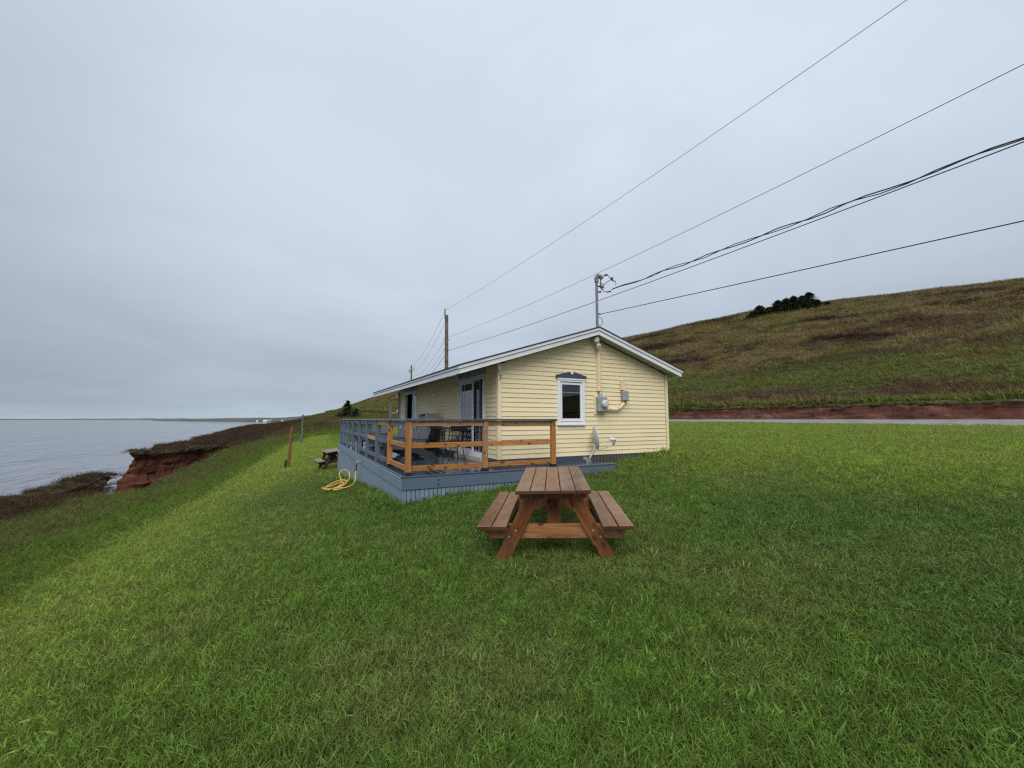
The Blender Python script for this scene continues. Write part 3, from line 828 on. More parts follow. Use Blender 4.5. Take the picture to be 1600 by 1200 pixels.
def build_cliffs():
    prof = [(-1.6, -.02, 0), (-.8, -.10, 0), (-.2, -.12, 0), (.10, .02, 0), (.26, .16, 0), (.27, .30, 0), (.16, .44, 0), (-.02, .56, 0), (-.14, .68, 1), (-.20, .95, 1), (-.14, 1.2, 1), (-.05, 1.5, 1), (.02, 1.8, 1), (.16, 2.1, 1), (.30, 2.4, 1), (.36, 2.7, 1),
            (.52, 3.0, 1), (.72, 3.35, 1), (.86, 3.7, 1), (1.05, 4.1, 1), (1.5, 5.0, 1), (2.2, 6.4, 1), (3.0, 8.0, 1), (4.0, 9.6, 1)]
    near = COAST[(COAST[:, 1] > -25) & (COAST[:, 1] < 140)]
    P = resample(near, .3)
    for _ in range(4):
        P[1:-1] = (P[:-2] + 2 * P[1:-1] + P[2:]) / 4
    tops = height(P[:, 0], P[:, 1])
    o = link('cliff', strip_along('cliff', P, tops, prof, [M['turf'], M['red_soil']], jag=.55, seed=3, jn=.7, jt=.34)); tag(o, kind='structure')
    far = COAST[COAST[:, 1] >= 130]
    P2 = resample(far, 4)
    o = link('far_cliff', strip_along('far_cliff', P2, height(P2[:, 0], P2[:, 1]), [(-2.5, -.1, 0), (0, 0, 0), (.4, 1, 0), (.5, 1.2, 1), (1.5, 4, 1), (3, 9.5, 1)], [M['turf'], M['far_soil']], jag=.8, seed=7, jn=.08))
    tag(o, kind='structure')
    # cut bank beside the road
    v = np.arange(-60, 84, .22)
    P3 = np.stack([np.full(len(v), 32.05) + .35 * (fbm(v * .12, v * 0, 61) - .5), v], 1)[::1]
    tb = height(np.full(len(v), 32.7), v) + .16 * (fbm(v * .45, v * 0 + 4, 63) - .5)
    pr = [(-1.3, -.04, 0), (-.5, .02, 0), (-.14, .05, 0), (.03, .11, 0), (.06, .17, 0), (.02, .22, 0), (.0, .25, 1), (.06, .36, 1), (.12, .48, 1), (.2, .60, 1), (.27, .74, 1), (.36, .88, 1), (.46, 1.02, 1), (.66, 1.2, 1)]
    me = strip_along('road_bank', P3, tb, pr, [M['bank_turf'], M['bank_soil']], jag=.27, seed=13, jn=.9, jt=.24)
    o = link('road_bank', me); tag(o, kind='structure')
    # gravel road
    us = np.linspace(ROAD0 - .25, ROAD1 + .2, 18)
    vv = np.arange(-90, 78, .6)
    U, V = np.meshgrid(us, vv)
    U = U + .18 * (fbm(V * .5, V * 0 + 1, 71) - .5) * (np.abs(U - 29.5) > 1.9)
    Z = base_h(np.clip(U, 0, 31.6), V).reshape(U.shape) + ZC + .012 + .02 * (fbm(U, V * .4, 72) - .5) + .05 * sstep(2.2, .3, np.abs(U - 29.6)) - .10 * sstep(.45, 0, np.minimum(U - us[0], us[-1] - U))
    gm = noisy('gravel', (.185, .180, .170), (.31, .302, .285), scale=14, rough=.95, bump=.7, bscale=40, coords='Object', rand=0, c3=(.19, .175, .165), s3=.8)
    me, _ = grid_mesh('gravel_road', U, V, Z, mat=gm)
    tag(link('gravel_road', me), kind='structure')


M['bank_turf'] = noisy('bank_turf', (.040, .044, .014), (.115, .100, .038), scale=5, rough=.95, bump=.9, bscale=14, rand=0)
build_cliffs()

# ------------------------------------------------------------------ sea and far shores
SEA = -10.6


def build_sea():
    m, nt, b = new_mat('sea_water')
    N, L = nt.nodes.new, nt.links.new
    geo = N('ShaderNodeNewGeometry')
    mp = N('ShaderNodeMapping'); mp.inputs['Scale'].default_value = (1, .32, 1); mp.inputs['Rotation'].default_value = (0, 0, math.radians(20))
    L(geo.outputs['Position'], mp.inputs['Vector'])
    hs = []
    for sc, amp in ((.05, 1.6), (.16, 1.0), (.5, .5)):
        n = N('ShaderNodeTexNoise'); n.inputs['Scale'].default_value = sc; n.inputs['Detail'].default_value = 4; n.inputs['Distortion'].default_value = .5
        L(mp.outputs[0], n.inputs['Vector'])
        k = N('ShaderNodeMath'); k.operation = 'MULTIPLY'; k.inputs[1].default_value = amp
        L(n.outputs['Fac'], k.inputs[0]); hs.append(k)
    a = N('ShaderNodeMath'); L(hs[0].outputs[0], a.inputs[0]); L(hs[1].outputs[0], a.inputs[1])
    a2 = N('ShaderNodeMath'); L(a.outputs[0], a2.inputs[0]); L(hs[2].outputs[0], a2.inputs[1])
    bp = N('ShaderNodeBump'); bp.inputs['Strength'].default_value = 1.0; bp.inputs['Distance'].default_value = 4.5
    L(a2.outputs[0], bp.inputs['Height'])
    L(bp.outputs[0], b.inputs['Normal'])
    n = N('ShaderNodeTexNoise'); n.inputs['Scale'].default_value = .012; n.inputs['Detail'].default_value = 3
    L(mp.outputs[0], n.inputs['Vector'])
    mx = N('ShaderNodeMix'); mx.data_type = 'RGBA'
    mx.inputs[6].default_value = (.15, .165, .20, 1); mx.inputs[7].default_value = (.19, .195, .225, 1)
    L(n.outputs['Fac'], mx.inputs['Factor']); L(mx.outputs[2], b.inputs['Base Color'])
    b.inputs['Roughness'].default_value = .07
    b.inputs['Specular IOR Level'].default_value = .5
    mb = MB()
    R = [60, 200, 700, 2500, 9000, 30000, 70000]
    cx, cy = -40, 40
    vs = [(cx, cy, SEA)]; fs = []
    K = 72
    for r in R:
        vs += [(cx + r * math.cos(2 * math.pi * k / K), cy + r * math.sin(2 * math.pi * k / K), SEA) for k in range(K)]
    for k in range(K): fs.append((0, 1 + k, 1 + (k + 1) % K))
    for i in range(len(R) - 1):
        for k in range(K):
            a_, b_ = 1 + i * K + k, 1 + i * K + (k + 1) % K
            fs.append((a_, b_, b_ + K, a_ + K))
    mb.add(vs, fs)
    tag(mb.build('sea', m), kind='structure')


build_sea()

YAW = math.radians(27.598)


def cam_dir(px):
    """horizontal bearing of a column of the photograph, used to lay out the far shores"""
    return math.atan((px - 800) / 652.5)


def far_ridge(name, sections, mat, depth=400):
    """low distant land: sections (bearing column, distance, height)"""
    sec = []
    for i in range(len(sections) - 1):
        a, b = sections[i], sections[i + 1]
        for k in range(12):
            t = k / 12
            sec.append([a[j] + (b[j] - a[j]) * t for j in range(3)])
    sec.append(list(sections[-1]))
    mb = MB(); vs = []; fs = []
    for i, (px, d, h) in enumerate(sec):
        an = cam_dir(px)
        h2 = h * (.75 + .5 * float(fbm(np.array([i * .31]), np.array([d * .001]), 81)[0]))
        for dd, hh in ((0, SEA - 2), (12, SEA + .5), (30, SEA + .35 * h2), (depth * .4, SEA + h2), (depth, SEA + h2 * .9), (depth * 1.3, SEA - 2)):
            r = (d + dd) / math.cos(an)
            X, Y = r * math.sin(an), r * math.cos(an)
            u = X * math.cos(YAW) + Y * math.sin(YAW); v = -X * math.sin(YAW) + Y * math.cos(YAW)
            vs.append((u + UC, v + VC, hh))
    n = 6
    for i in range(len(sec) - 1):
        for j in range(n - 1):
            a = i * n + j
            fs.append((a, a + 1, a + n + 1, a + n))
    mb.add(vs, fs)
    return tag(mb.build(name, mat), kind='structure')


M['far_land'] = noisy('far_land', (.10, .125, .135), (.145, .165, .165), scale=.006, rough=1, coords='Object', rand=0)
M['mid_land'] = noisy('mid_land', (.065, .085, .075), (.11, .125, .10), scale=.01, rough=1, coords='Object', rand=0)
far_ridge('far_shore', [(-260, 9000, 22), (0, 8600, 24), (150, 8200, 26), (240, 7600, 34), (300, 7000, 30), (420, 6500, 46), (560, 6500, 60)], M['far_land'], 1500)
far_ridge('headland', [(238, 3300, 1.5), (262, 3100, 11), (300, 2700, 14), (345, 2250, 14), (390, 1950, 15), (430, 1700, 19), (470, 1500, 26), (520, 1400, 30)], M['mid_land'], 700)


def far_house(px, d, w, h, gr, lab):
    an = cam_dir(px); r = d / math.cos(an)
    X, Y = r * math.sin(an), r * math.cos(an)
    u = X * math.cos(YAW) + Y * math.sin(YAW); v = -X * math.sin(YAW) + Y * math.cos(YAW)
    t = thing('white_building', lab, 'building', (u + UC, v + VC, SEA + 4.5), (0, 0, -YAW), gr)
    MB().box(-w / 2, w / 2, -4, 4, -3, h).build('wall', M['far_white'], t)
    MB().prism([(-4.4, h), (4.4, h), (0, h + 2.4)], 0, -w / 2 - .3, w / 2 + .3).build('roof', M['far_roof'], t)


far_house(404, 1880, 9, 4, 'white buildings on the far shore', 'small white building at the seaward end of the distant shore group')
far_house(417, 1800, 21, 6, 'white buildings on the far shore', 'long white building in the middle of the distant shore group')
far_house(424, 1790, 9, 5, 'white buildings on the far shore', 'white building at the landward end of the distant shore group')
far_house(443, 1650, 8, 4, 'white buildings on the far shore', 'lone white building on the distant shore above the brown slope')


# ------------------------------------------------------------------ cottage
SL = .318
RIDGE_X, RIDGE_Z = 2.44, 3.576
W, LH = 4.912, 9.0
ZB = .626
OV, OVF = .281, .314
EL, ER = -.956, 5.134
DECK_Z = .51


def roof_z(x):
    return RIDGE_Z - SL * abs(x - RIDGE_X)


cottage = thing('cottage', 'pale yellow clapboard cottage with low white-edged gable roof', 'house')
TH = .16


def clap(name, x0, x1, z0, h, axis, parent, clip=None, mat=None):
    """one lap-siding course: bottom edge proud, top tucked in; axis 'g' on the gable (y=0, faces -y), 's' on the sea front (x=0, faces -x)"""
    pr = [(.004, z0 + h + .012), (-.0115, z0 + .006), (-.0135, z0 + .001), (-.010, z0 - .004), (.002, z0 - .004)]
    mb = MB()
    n = len(pr)
    vs = []
    for e in (0, 1):
        for (o, z) in pr:
            t = (x0, x1)[e]
            if clip is not None:
                t = max(t, clip(z)[0]) if e == 0 else min(t, clip(z)[1])
            vs.append((t, o, z) if axis == 'g' else (o, t, z))
    fs = [(i, (i + 1) % n, n + (i + 1) % n, n + i) for i in range(n)] + [tuple(range(n)), tuple(range(n, 2 * n))]
    mb.add(vs, fs)
    return mb.build(name, mat or M['siding'], parent)


# inner body
def body():
    mb = MB()
    poly = [(.03, .58), (W - .03, .58), (W - .03, roof_z(W) - TH - .02), (RIDGE_X, RIDGE_Z - TH - .03), (.03, roof_z(0) - TH - .02)]
    # gable ends with a window opening on the near one
    zt = 3.0
    wx0, wx1, wz0, wz1 = 1.50, 2.17, 1.38, 2.30
    def quad(y, a, b, c, d): mb.add([(a, y, c), (b, y, c), (b, y, d), (a, y, d)], [(0, 1, 2, 3)])
    y = .03
    quad(y, .03, wx0, .58, 2.6); quad(y, wx1, W - .03, .58, 2.6); quad(y, wx0, wx1, .58, wz0); quad(y, wx0, wx1, wz1, 2.6)
    mb.add([(.03, y, 2.6), (W - .03, y, 2.6), (RIDGE_X, y, RIDGE_Z - TH - .03)], [(0, 1, 2)])
    y = LH - .03
    mb.add([(p[0], y, p[1]) for p in poly], [tuple(range(5))])
    # back wall
    x = W - .03
    mb.add([(x, .03, .58), (x, LH - .03, .58), (x, LH - .03, 2.72), (x, .03, 2.72)], [(0, 1, 2, 3)])
    # sea wall with two door openings
    x = .03
    def wq(a, b, c, d): mb.add([(x, a, c), (x, b, c), (x, b, d), (x, a, d)], [(0, 1, 2, 3)])
    ops = [(.74, 2.28), (6.5, 8.18)]
    wq(.03, ops[0][0], .58, 2.64); wq(ops[0][1], ops[1][0], .58, 2.64); wq(ops[1][1], LH - .03, .58, 2.64)
    for a, b in ops: wq(a, b, 2.44, 2.64); wq(a, b, .58, .62)
    # floor, ceiling
    mb.add([(.03, .03, .64), (W - .03, .03, .64), (W - .03, LH - .03, .64), (.03, LH - .03, .64)], [(0, 1, 2, 3)])
    mb.add([(.03, .03, 2.62), (W - .03, .03, 2.62), (W - .03, LH - .03, 2.62), (.03, LH - .03, 2.62)], [(0, 1, 2, 3)])
    mb.add([(.05, 3.6, .64), (W - .03, 3.6, .64), (W - .03, 3.6, 2.62), (.05, 3.6, 2.62)], [(0, 1, 2, 3)])
    mb.build('wall', M['interior'], cottage)


body()


def gable_clip(z):
    d = (RIDGE_Z - TH - .01 - z) / SL
    return (max(.07, RIDGE_X - d), min(W - .07, RIDGE_X + d))


CO = .0995
nz = int((RIDGE_Z - TH - ZB) / CO)
WIN = (1.455, 2.215, 1.335, 2.375)
for k in range(nz + 1):
    z = ZB + k * CO
    a, b = gable_clip(z)
    if b - a < .12: continue
    if z + CO > WIN[2] + .02 and z < WIN[3] - .02:
        clap('siding_board', a, WIN[0] + .01, z, CO, 'g', cottage, clip=gable_clip)
        clap('siding_board', WIN[1] - .01, b, z, CO, 'g', cottage, clip=gable_clip)
    else:
        sp0 = RIDGE_X + (.9, -1.35, 1.55, -.6)[(k // 2) % 4]
        if k % 2 == 0 and a + .4 < sp0 < b - .4:
            clap('siding_board', a, sp0, z, CO, 'g', cottage, clip=lambda q: (gable_clip(q)[0], sp0))
            clap('siding_board', sp0 + .004, b, z, CO, 'g', cottage, clip=lambda q: (sp0 + .004, gable_clip(q)[1]))
        else:
            clap('siding_board', a, b, z, CO, 'g', cottage, clip=gable_clip)
D1 = (.695, 2.321)
D2 = (6.45, 8.223)
nf = int((roof_z(0) - TH - ZB) / CO)
seams = [3.35, 5.1, 4.3]
for k in range(nf + 1):
    z = ZB + k * CO
    h = min(CO, roof_z(0) - TH - .012 - z)
    if h < .02: continue
    segs = [(.07, D1[0])]
    s = 3.1 + 2.4 * ((k * 37) % 11) / 11
    segs += [(D1[1], s), (s + .002, D2[0])] if k % 2 else [(D1[1], D2[0])]
    segs += [(D2[1], LH - .07)]
    if z > 2.482 - .005:
        segs = [(.07, LH - .07)]
    for a, b in segs:
        clap('siding_board', a, b, z, h, 's', cottage)
# back and far walls, out of sight: clad as single sheets
mb = MB()
mb.box(W - .01, W + .005, .06, LH - .06, ZB, 2.7)
mb.prism([(.06, ZB), (W - .06, ZB), (W - .06, roof_z(W) - TH - .02), (RIDGE_X, RIDGE_Z - TH - .03), (.06, roof_z(0) - TH - .02)], 1, LH - .01, LH + .005)
mb.build('rear_cladding', M['siding'], cottage)
# corner trims (near sea corner, near back corner, far sea corner)
for (x, y, sx, sy) in ((0, 0, 1, 1), (W, 0, -1, 1), (0, LH, 1, -1), (W, LH, -1, -1)):
    mb = MB()
    zt = roof_z(x) - TH - .012
    x_, y_ = x - .024 * sx, y - .024 * sy
    mb.prism([(x_, y_), (x_ + .085 * sx, y_), (x_ + .085 * sx, y_ + .02 * sy), (x_ + .02 * sx, y_ + .02 * sy), (x_ + .02 * sx, y_ + .085 * sy), (x_, y_ + .085 * sy)], 2, ZB - .012, zt)
    mb.build('corner_trim', M['yellow_trim'], cottage)
# skirting below the siding
mb = MB()
for i in range(50):
    x = .03 + i * .098
    mb.box(x, x + .062, -.004, .012, -.6, ZB - .008)
mb.box(0.02, W - .02, .012, .03, -.6, ZB - .012)
for i in range(92):
    y = .03 + i * .098
    mb.box(-.004, .012, y, y + .062, -1.2, ZB - .008)
mb.box(.012, .03, .03, LH - .03, -1.2, ZB - .012)
mb.box(W - .03, W - .012, .03, LH - .03, -.8, ZB - .012); mb.box(.03, W - .03, LH - .03, LH - .012, -1.4, ZB - .012)
mb.build('skirting', M['concrete'], cottage)
# roof
y0, y1 = -OV, LH + OVF
for (xe, nm) in ((EL, 'roof'), (ER, 'roof')):
    ze = roof_z(xe)
    mb = MB()
    mb.prism([(xe, ze), (RIDGE_X, RIDGE_Z), (RIDGE_X, RIDGE_Z - TH + .02), (xe, ze - TH + .02)], 1, y0 + .02, y1 - .02)
    r = mb.build('roof', M['soffit'], cottage)
    # shingles: overlapping courses
    mb = MB()
    nco = 22
    sgn = 1 if xe > RIDGE_X else -1
    for k in range(nco):
        ta, tb = k / nco, (k + 1) / nco
        xa = xe + (RIDGE_X - xe) * ta + sgn * .012 * (k == 0); xb = xe + (RIDGE_X - xe) * tb
        if k == 0: xa = xe + sgn * .02
        mb.add([(xa, y0 - .012, roof_z(xa) + .014), (xa, y1 + .012, roof_z(xa) + .014), (xb, y1 + .012, roof_z(xb) + .005), (xb, y0 - .012, roof_z(xb) + .005),
                (xa, y0 - .012, roof_z(xa) + .004), (xa, y1 + .012, roof_z(xa) + .004)], [(0, 1, 2, 3), (4, 5, 1, 0), (4, 0, 3)])
    # drip edge of the shingles along the eave and the two rakes
    mb.prism([(xe + sgn * .06, roof_z(xe + sgn * .06) + .003), (RIDGE_X, RIDGE_Z + .004), (RIDGE_X, RIDGE_Z + .030), (xe + sgn * .06, roof_z(xe + sgn * .06) + .028)], 1, y0 - .058, y0 + .03)
    mb.prism([(xe + sgn * .06, roof_z(xe + sgn * .06) + .003), (RIDGE_X, RIDGE_Z + .004), (RIDGE_X, RIDGE_Z + .030), (xe + sgn * .06, roof_z(xe + sgn * .06) + .028)], 1, y1 - .03, y1 + .058)
    mb.prism([(xe + sgn * .062, roof_z(xe + sgn * .06) + .003), (xe - sgn * .05, roof_z(xe - sgn * .05) + .015), (xe - sgn * .05, roof_z(xe - sgn * .05) + .026), (xe + sgn * .062, roof_z(xe + sgn * .06) + .027)], 1, y0 + .031, y1 - .031)
    mb.build('shingles', M['shingle'], r)
    # eave fascia: upper drip strip proud of the lower board
    s = -1 if xe < RIDGE_X else 1
    MB().box(*sorted((xe, xe + s * .022)), y0 + .001, y1 - .001, ze - TH, ze - .065).build('fascia', M['white'], r)
    MB().box(*sorted((xe, xe + s * .045)), y0 - .022, y1 + .022, ze - .058, ze + .001).build('fascia_cap', M['white'], r)
    # rake fascias
    for (ya, yb, s2) in ((y0, y0 - .022, -1), (y1, y1 + .022, 1)):
        lo, hi = sorted((ya, yb))
        MB().prism([(xe + s * .02, roof_z(xe + s * .02) - TH), (RIDGE_X, RIDGE_Z - TH), (RIDGE_X, RIDGE_Z - .065), (xe + s * .02, roof_z(xe + s * .02) - .065)], 1, lo, hi).build('fascia', M['white'], r)
        lo, hi = sorted((ya, ya + s2 * .045))
        MB().prism([(xe + s * .046, roof_z(xe + s * .046) - .058), (RIDGE_X, RIDGE_Z - .058), (RIDGE_X, RIDGE_Z + .002), (xe + s * .046, roof_z(xe + s * .046) + .002)], 1, lo, hi).build('fascia_cap', M['white'], r)


# gable window
def frame_ring(mb, plane, a0, a1, b0, b1, wd, d0, d1, bottom=None):
    """rectangular frame; plane 'g' (y depth) or 's' (x depth)"""
    bt = bottom if bottom is not None else wd
    def bx(p0, p1, q0, q1):
        if plane == 'g': mb.box(p0, p1, d0, d1, q0, q1)
        else: mb.box(d0, d1, p0, p1, q0, q1)
    bx(a0, a1, b1 - wd, b1); bx(a0, a1, b0, b0 + bt)
    bx(a0, a0 + wd, b0 + bt, b1 - wd); bx(a1 - wd, a1, b0 + bt, b1 - wd)
    return mb


win = frame_ring(MB(), 'g', 1.463, 2.207, 1.340, 2.372, .062, -.045, .03).build('window', M['white_pvc'], cottage)
MB().box(1.452, 2.218, -.058, -.02, 2.352, 2.384).build('head_trim', M['white_pvc'], win)
MB().box(1.452, 2.218, -.062, -.02, 1.318, 1.342).build('sill', M['white_pvc'], win)
frame_ring(MB(), 'g', 1.535, 2.15, 1.412, 2.296, .052, -.022, .02, bottom=.06).build('sash', M['white_pvc'], win)
MB().box(1.585, 2.10, .0, .008, 1.47, 2.246).build('pane', M['glass'], win)
MB().box(1.587, 2.098, -.006, .0, 2.060, 2.072).build('glazing_bar', M['grey_box'], win)
crown = MB()
cpoly = [(1.418, 2.392), (2.252, 2.392), (2.252, 2.455), (2.17, 2.468), (1.93, 2.532), (1.74, 2.532), (1.50, 2.468), (1.418, 2.455)]
crown.prism(cpoly, 1, -.06, -.018)
cr_o = crown.build('window_crown', M['slate_trim'], cottage)
MB().prism([(1.793, 2.535), (1.877, 2.535), (1.870, 2.50), (1.835, 2.470), (1.800, 2.50)], 1, -.068, -.06).build('keystone', M['white'], cr_o)

# house number 7 on the corner trim
n7 = MB()
n7.box(-.004, .052, -.031, -.0245, 2.368, 2.384)
n7.add([(.036, -.031, 2.368), (.052, -.031, 2.368), (.026, -.031, 2.268), (.010, -.031, 2.268), (.036, -.0245, 2.368), (.052, -.0245, 2.368), (.026, -.0245, 2.268), (.010, -.0245, 2.268)],
       [(0, 1, 2, 3), (4, 7, 6, 5), (0, 3, 7, 4), (1, 5, 6, 2), (3, 2, 6, 7)])
n7.build('house_number', M['black_metal'], cottage)


def patio_door(y0_, y1_, mid, open_lo, open_hi, lab):
    """sliding door in the sea front between y0_ (near) and y1_ (far); fixed leaf and opening split at mid"""
    zt, zb = 2.482, .60
    d = frame_ring(MB(), 's', y0_, y1_, zb, zt, .055, -.035, .03, bottom=.05).build('patio_door', M['white'], cottage)
    MB().box(-.05, -.02, y0_ - .012, y1_ + .012, zt - .02, zt + .115).build('head_trim', M['soffit2'], d)
    frame_ring(MB(), 's', y0_ + .06, y1_ - .06, zb + .052, zt - .06, .045, -.018, .06, bottom=.05).build('frame', M['white_pvc'], d)
    MB().box(-.12, .0, y0_ - .03, y1_ + .03, zb - .085, zb - .002).build('sill', M['sill'], d)
    return d


M['soffit2'] = noisy('blue_grey_trim', (.30, .34, .39), (.36, .40, .45), scale=3, rough=.5, rand=.02)
d1 = patio_door(D1[0], D1[1], 1.41, .76, 1.41, '')
# fixed leaf on the far side, sliding leaf pushed half behind it
frame_ring(MB(), 's', 1.385, 2.215, .655, 2.375, .060, -.012, .022, bottom=.10).build('door_leaf', M['white_pvc'], d1)
MB().box(.002, .008, 1.44, 2.16, .75, 2.32).build('pane', M['door_glass'], d1)
frame_ring(MB(), 's', 1.06, 1.90, .655, 2.375, .05, .028, .056, bottom=.09).build('door_leaf', M['blind'], d1)
MB().box(.040, .046, 1.11, 1.85, .74, 2.33).build('pane', M['glass'], d1)
gb = MB(); gb.box(-.003, .0018, 1.955, 1.968, .755, 2.315); gb.box(-.003, .0018, 1.968, 2.155, 1.235, 1.25); gb.box(-.003, .0018, 1.445, 1.955, 1.235, 1.25)
gb.build('glazing_bar', M['white_pvc'], d1)
# curtain behind the fixed leaf
def curtain(y0_, y1_, x, z0, z1, mat, parent, n=40, amp=.03):
    vs = []; fs = []
    for i in range(n + 1):
        y = y0_ + (y1_ - y0_) * i / n
        xx = x + amp * math.sin(i * 1.7) * .6 + amp * .4 * math.sin(i * .7)
        vs += [(xx, y, z0), (xx, y, z1), (xx + .004, y, z0), (xx + .004, y, z1)]
    for i in range(n):
        a = i * 4
        fs += [(a, a + 4, a + 5, a + 1), (a + 2, a + 3, a + 7, a + 6), (a + 1, a + 5, a + 7, a + 3), (a, a + 2, a + 6, a + 4)]
    return MB().add(vs, fs).build('curtain', mat, parent, smooth=True)


curtain(1.42, 2.22, .085, 1.22, 2.27, M['curtain'], d1)
curtain(1.10, 1.36, .16, .68, 2.36, M['blind'], d1, n=14)
d2 = patio_door(D2[0], D2[1], 7.1, 7.2, 7.9, '')
frame_ring(MB(), 's', 6.56, 7.10, .655, 2.375, .055, -.012, .022, bottom=.10).build('door_leaf', M['white_pvc'], d2)
MB().box(.002, .008, 6.61, 7.05, .75, 2.32).build('pane', M['door_glass'], d2)
frame_ring(MB(), 's', 6.95, 7.30, .655, 2.375, .05, .028, .056, bottom=.09).build('door_leaf', M['blind'], d2)
curtain(6.62, 7.05, .14, .68, 2.32, M['curtain'], d2, n=20)
# downspout on the far corner
dp = MB(); dp.tube([(-.05, LH + .06, 2.55), (-.05, LH + .06, -.7)], .035, 8)
dp.build('downspout', M['grey_box'], cottage)
# small soffit light by the door
MB().tube([(-.18, 2.05, 2.56), (-.18, 2.05, 2.49), (-.18, 2.05, 2.44)], [.02, .035, .045], 10).build('porch_light', M['white'], cottage)
# curled gutter end at the near corner
MB().tube([(-.06, -.15, 2.60), (-.075, -.15, 2.54), (-.05, -.15, 2.49), (-.015, -.10, 2.46)], .02, 8).build('gutter_elbow', M['white'], cottage)

# ------------------------------------------------------------------ things on the gable wall
t = thing('electricity_meter', 'grey steel electricity meter with round glass dial on yellow gable wall', 'meter', (2.66, -.02, 1.60))
MB().box(-.165, .155, -.012, .004, -.03, .42).build('backboard', M['yellow_trim'], t)
MB().cbox(.26, .13, .36, .02, Matrix.Translation((0, -.078, .205))).build('meter_box', M['grey_box'], t)
MB().tube([(.02, -.14, .215), (.02, -.165, .215), (.02, -.22, .215), (.02, -.235, .215)], [.095, .095, .085, .06], 20).build('dial', M['dial_glass'], t)
MB().tube([(.02, -.142, .215), (.02, -.160, .215)], .108, 20).build('dial_ring', M['galv'], t)
MB().cbox(.15, .012, .06, .003, Matrix.Translation((.0, -.147, .075))).build('latch', M['galv'], t)
mb = MB(); mb.tube([(-.02, -.07, .385), (-.02, -.07, .45), (-.02, -.06, .50)], [.045, .04, .034], 12); mb.cbox(.11, .05, .016, .003, Matrix.Translation((-.02, -.04, .52)))
mb.build('conduit_hub', M['galv'], t)

t = thing('conduit', 'yellow painted conduit rising up the gable to the roof peak', 'pipe', (2.64, -.05, 2.10))
MB().tube([(0, 0, 0), (0, 0, 1.20), (0.01, 0, 1.32)], .032, 12).build('pipe', M['yellow_paint'], t)
MB().box(-.06, -.022, .005, .04, .02, 1.20).build('cover_strip', M['yellow_paint'], t)

t = thing('flood_light', 'white twin-head flood light under the gable peak', 'lamp', (2.52, -.03, 3.30))
MB().tube([(0, 0, 0), (0, -.05, 0)], .055, 14).build('mount', M['white'], t)
MB().tube([(-.02, -.05, .01), (-.05, -.11, .02), (-.075, -.17, .02), (-.08, -.21, .01)], [.03, .05, .062, .058], 14).build('lamp_head', M['white'], t)
MB().tube([(.02, -.05, -.02), (.02, -.09, -.07), (.015, -.14, -.125), (.01, -.17, -.15)], [.03, .045, .058, .055], 14).build('lamp_head', M['white'], t)

t = thing('junction_box', 'small grey junction box on the gable beside the meter', 'electric box', (3.40, -.02, 1.90))
MB().cbox(.17, .11, .25, .02, Matrix.Translation((0, -.058, .125))).build('box', M['grey_box'], t)
MB().box(-.10, .03, -.055, 0, .27, .49).build('riser_cover', M['yellow_paint'], t)
MB().tube([(.02, -.05, 0), (.0, -.055, -.04)], .025, 10).build('cable_gland', M['black_metal'], t)
t = thing('drain_pipe', 'bent yellow pipe between the meter and the junction box', 'pipe', (2.82, -.07, 1.69))
pts = [(0, 0, 0), (.30, 0, 0), (.38, 0, .015), (.44, 0, .05), (.50, 0, .11), (.55, 0, .17)]
MB().tube(pts, .034, 12).build('pipe', M['yellow_paint'], t)
MB().tube([(.10, 0, 0), (.115, 0, 0)], .04, 12).build('coupling', M['grey_box'], t)
MB().tube([(.37, 0, .01), (.385, 0, .017)], .04, 12).build('coupling', M['grey_box'], t)

# service mast with weatherhead and drip loops
mx, my = 2.66, .02
t = thing('service_mast', 'grey steel service mast standing on the roof peak', 'mast', (mx, my, 3.33))
MB().tube([(0, 0, 0), (0, 0, 1.50)], .032, 12).build('pipe', M['mast_steel'], t)
MB().tube([(0, 0, .14), (0, 0, .19), (0, 0, .23)], [.10, .06, .04], 12).build('flashing', M['black_metal'], t)
MB().tube([(0, 0, 1.46), (0, 0, 1.56), (.03, -.02, 1.62), (.09, -.05, 1.60), (.12, -.06, 1.54)], [.05, .055, .06, .055, .045], 12).build('weatherhead', M['mast_steel'], t)
mb = MB()
mb.tube([(0, 0, 1.36), (.09, -.04, 1.36)], .02, 8); mb.tube([(0, 0, 1.22), (.10, -.05, 1.22)], .02, 8); mb.tube([(0, 0, .67), (.08, -.04, .67)], .018, 8)
mb.build('bracket', M['black_metal'], t)
mb = MB()
mb.tube([(.13, -.05, 1.50), (.22, -.09, 1.60), (.30, -.13, 1.66), (.36, -.16, 1.65), (.45, -.20, 1.55), (.52, -.23, 1.50), (.60, -.28, 1.49)], .009, 6)
mb.tube([(.12, -.05, 1.52), (.17, -.08, 1.38), (.26, -.12, 1.42), (.38, -.17, 1.50), (.47, -.22, 1.53), (.57, -.26, 1.50), (.62, -.28, 1.42), (.57, -.26, 1.40)], .009, 6)
mb.tube([(.12, -.05, 1.50), (.13, -.05, 1.33), (.19, -.08, 1.27), (.25, -.10, 1.33), (.22, -.09, 1.42), (.15, -.06, 1.44), (.13, -.05, 1.36), (.22, -.1, 1.24), (.34, -.15, 1.22)], .009, 6)
mb.tube([(.10, -.05, 1.46), (.15, -.06, 1.28), (.11, -.04, 1.20)], .008, 6)
o_ = mb.build('drip_loops', M['wire'], t); o_.scale = (.72, .72, 1)
mb = MB()
mb.tube([(.25, -.10, 1.64), (.36, -.15, 1.66)], .024, 8); mb.tube([(.45, -.20, 1.55), (.52, -.235, 1.575)], .035, 8); mb.tube([(.32, -.14, 1.22), (.46, -.20, 1.245)], .018, 8)
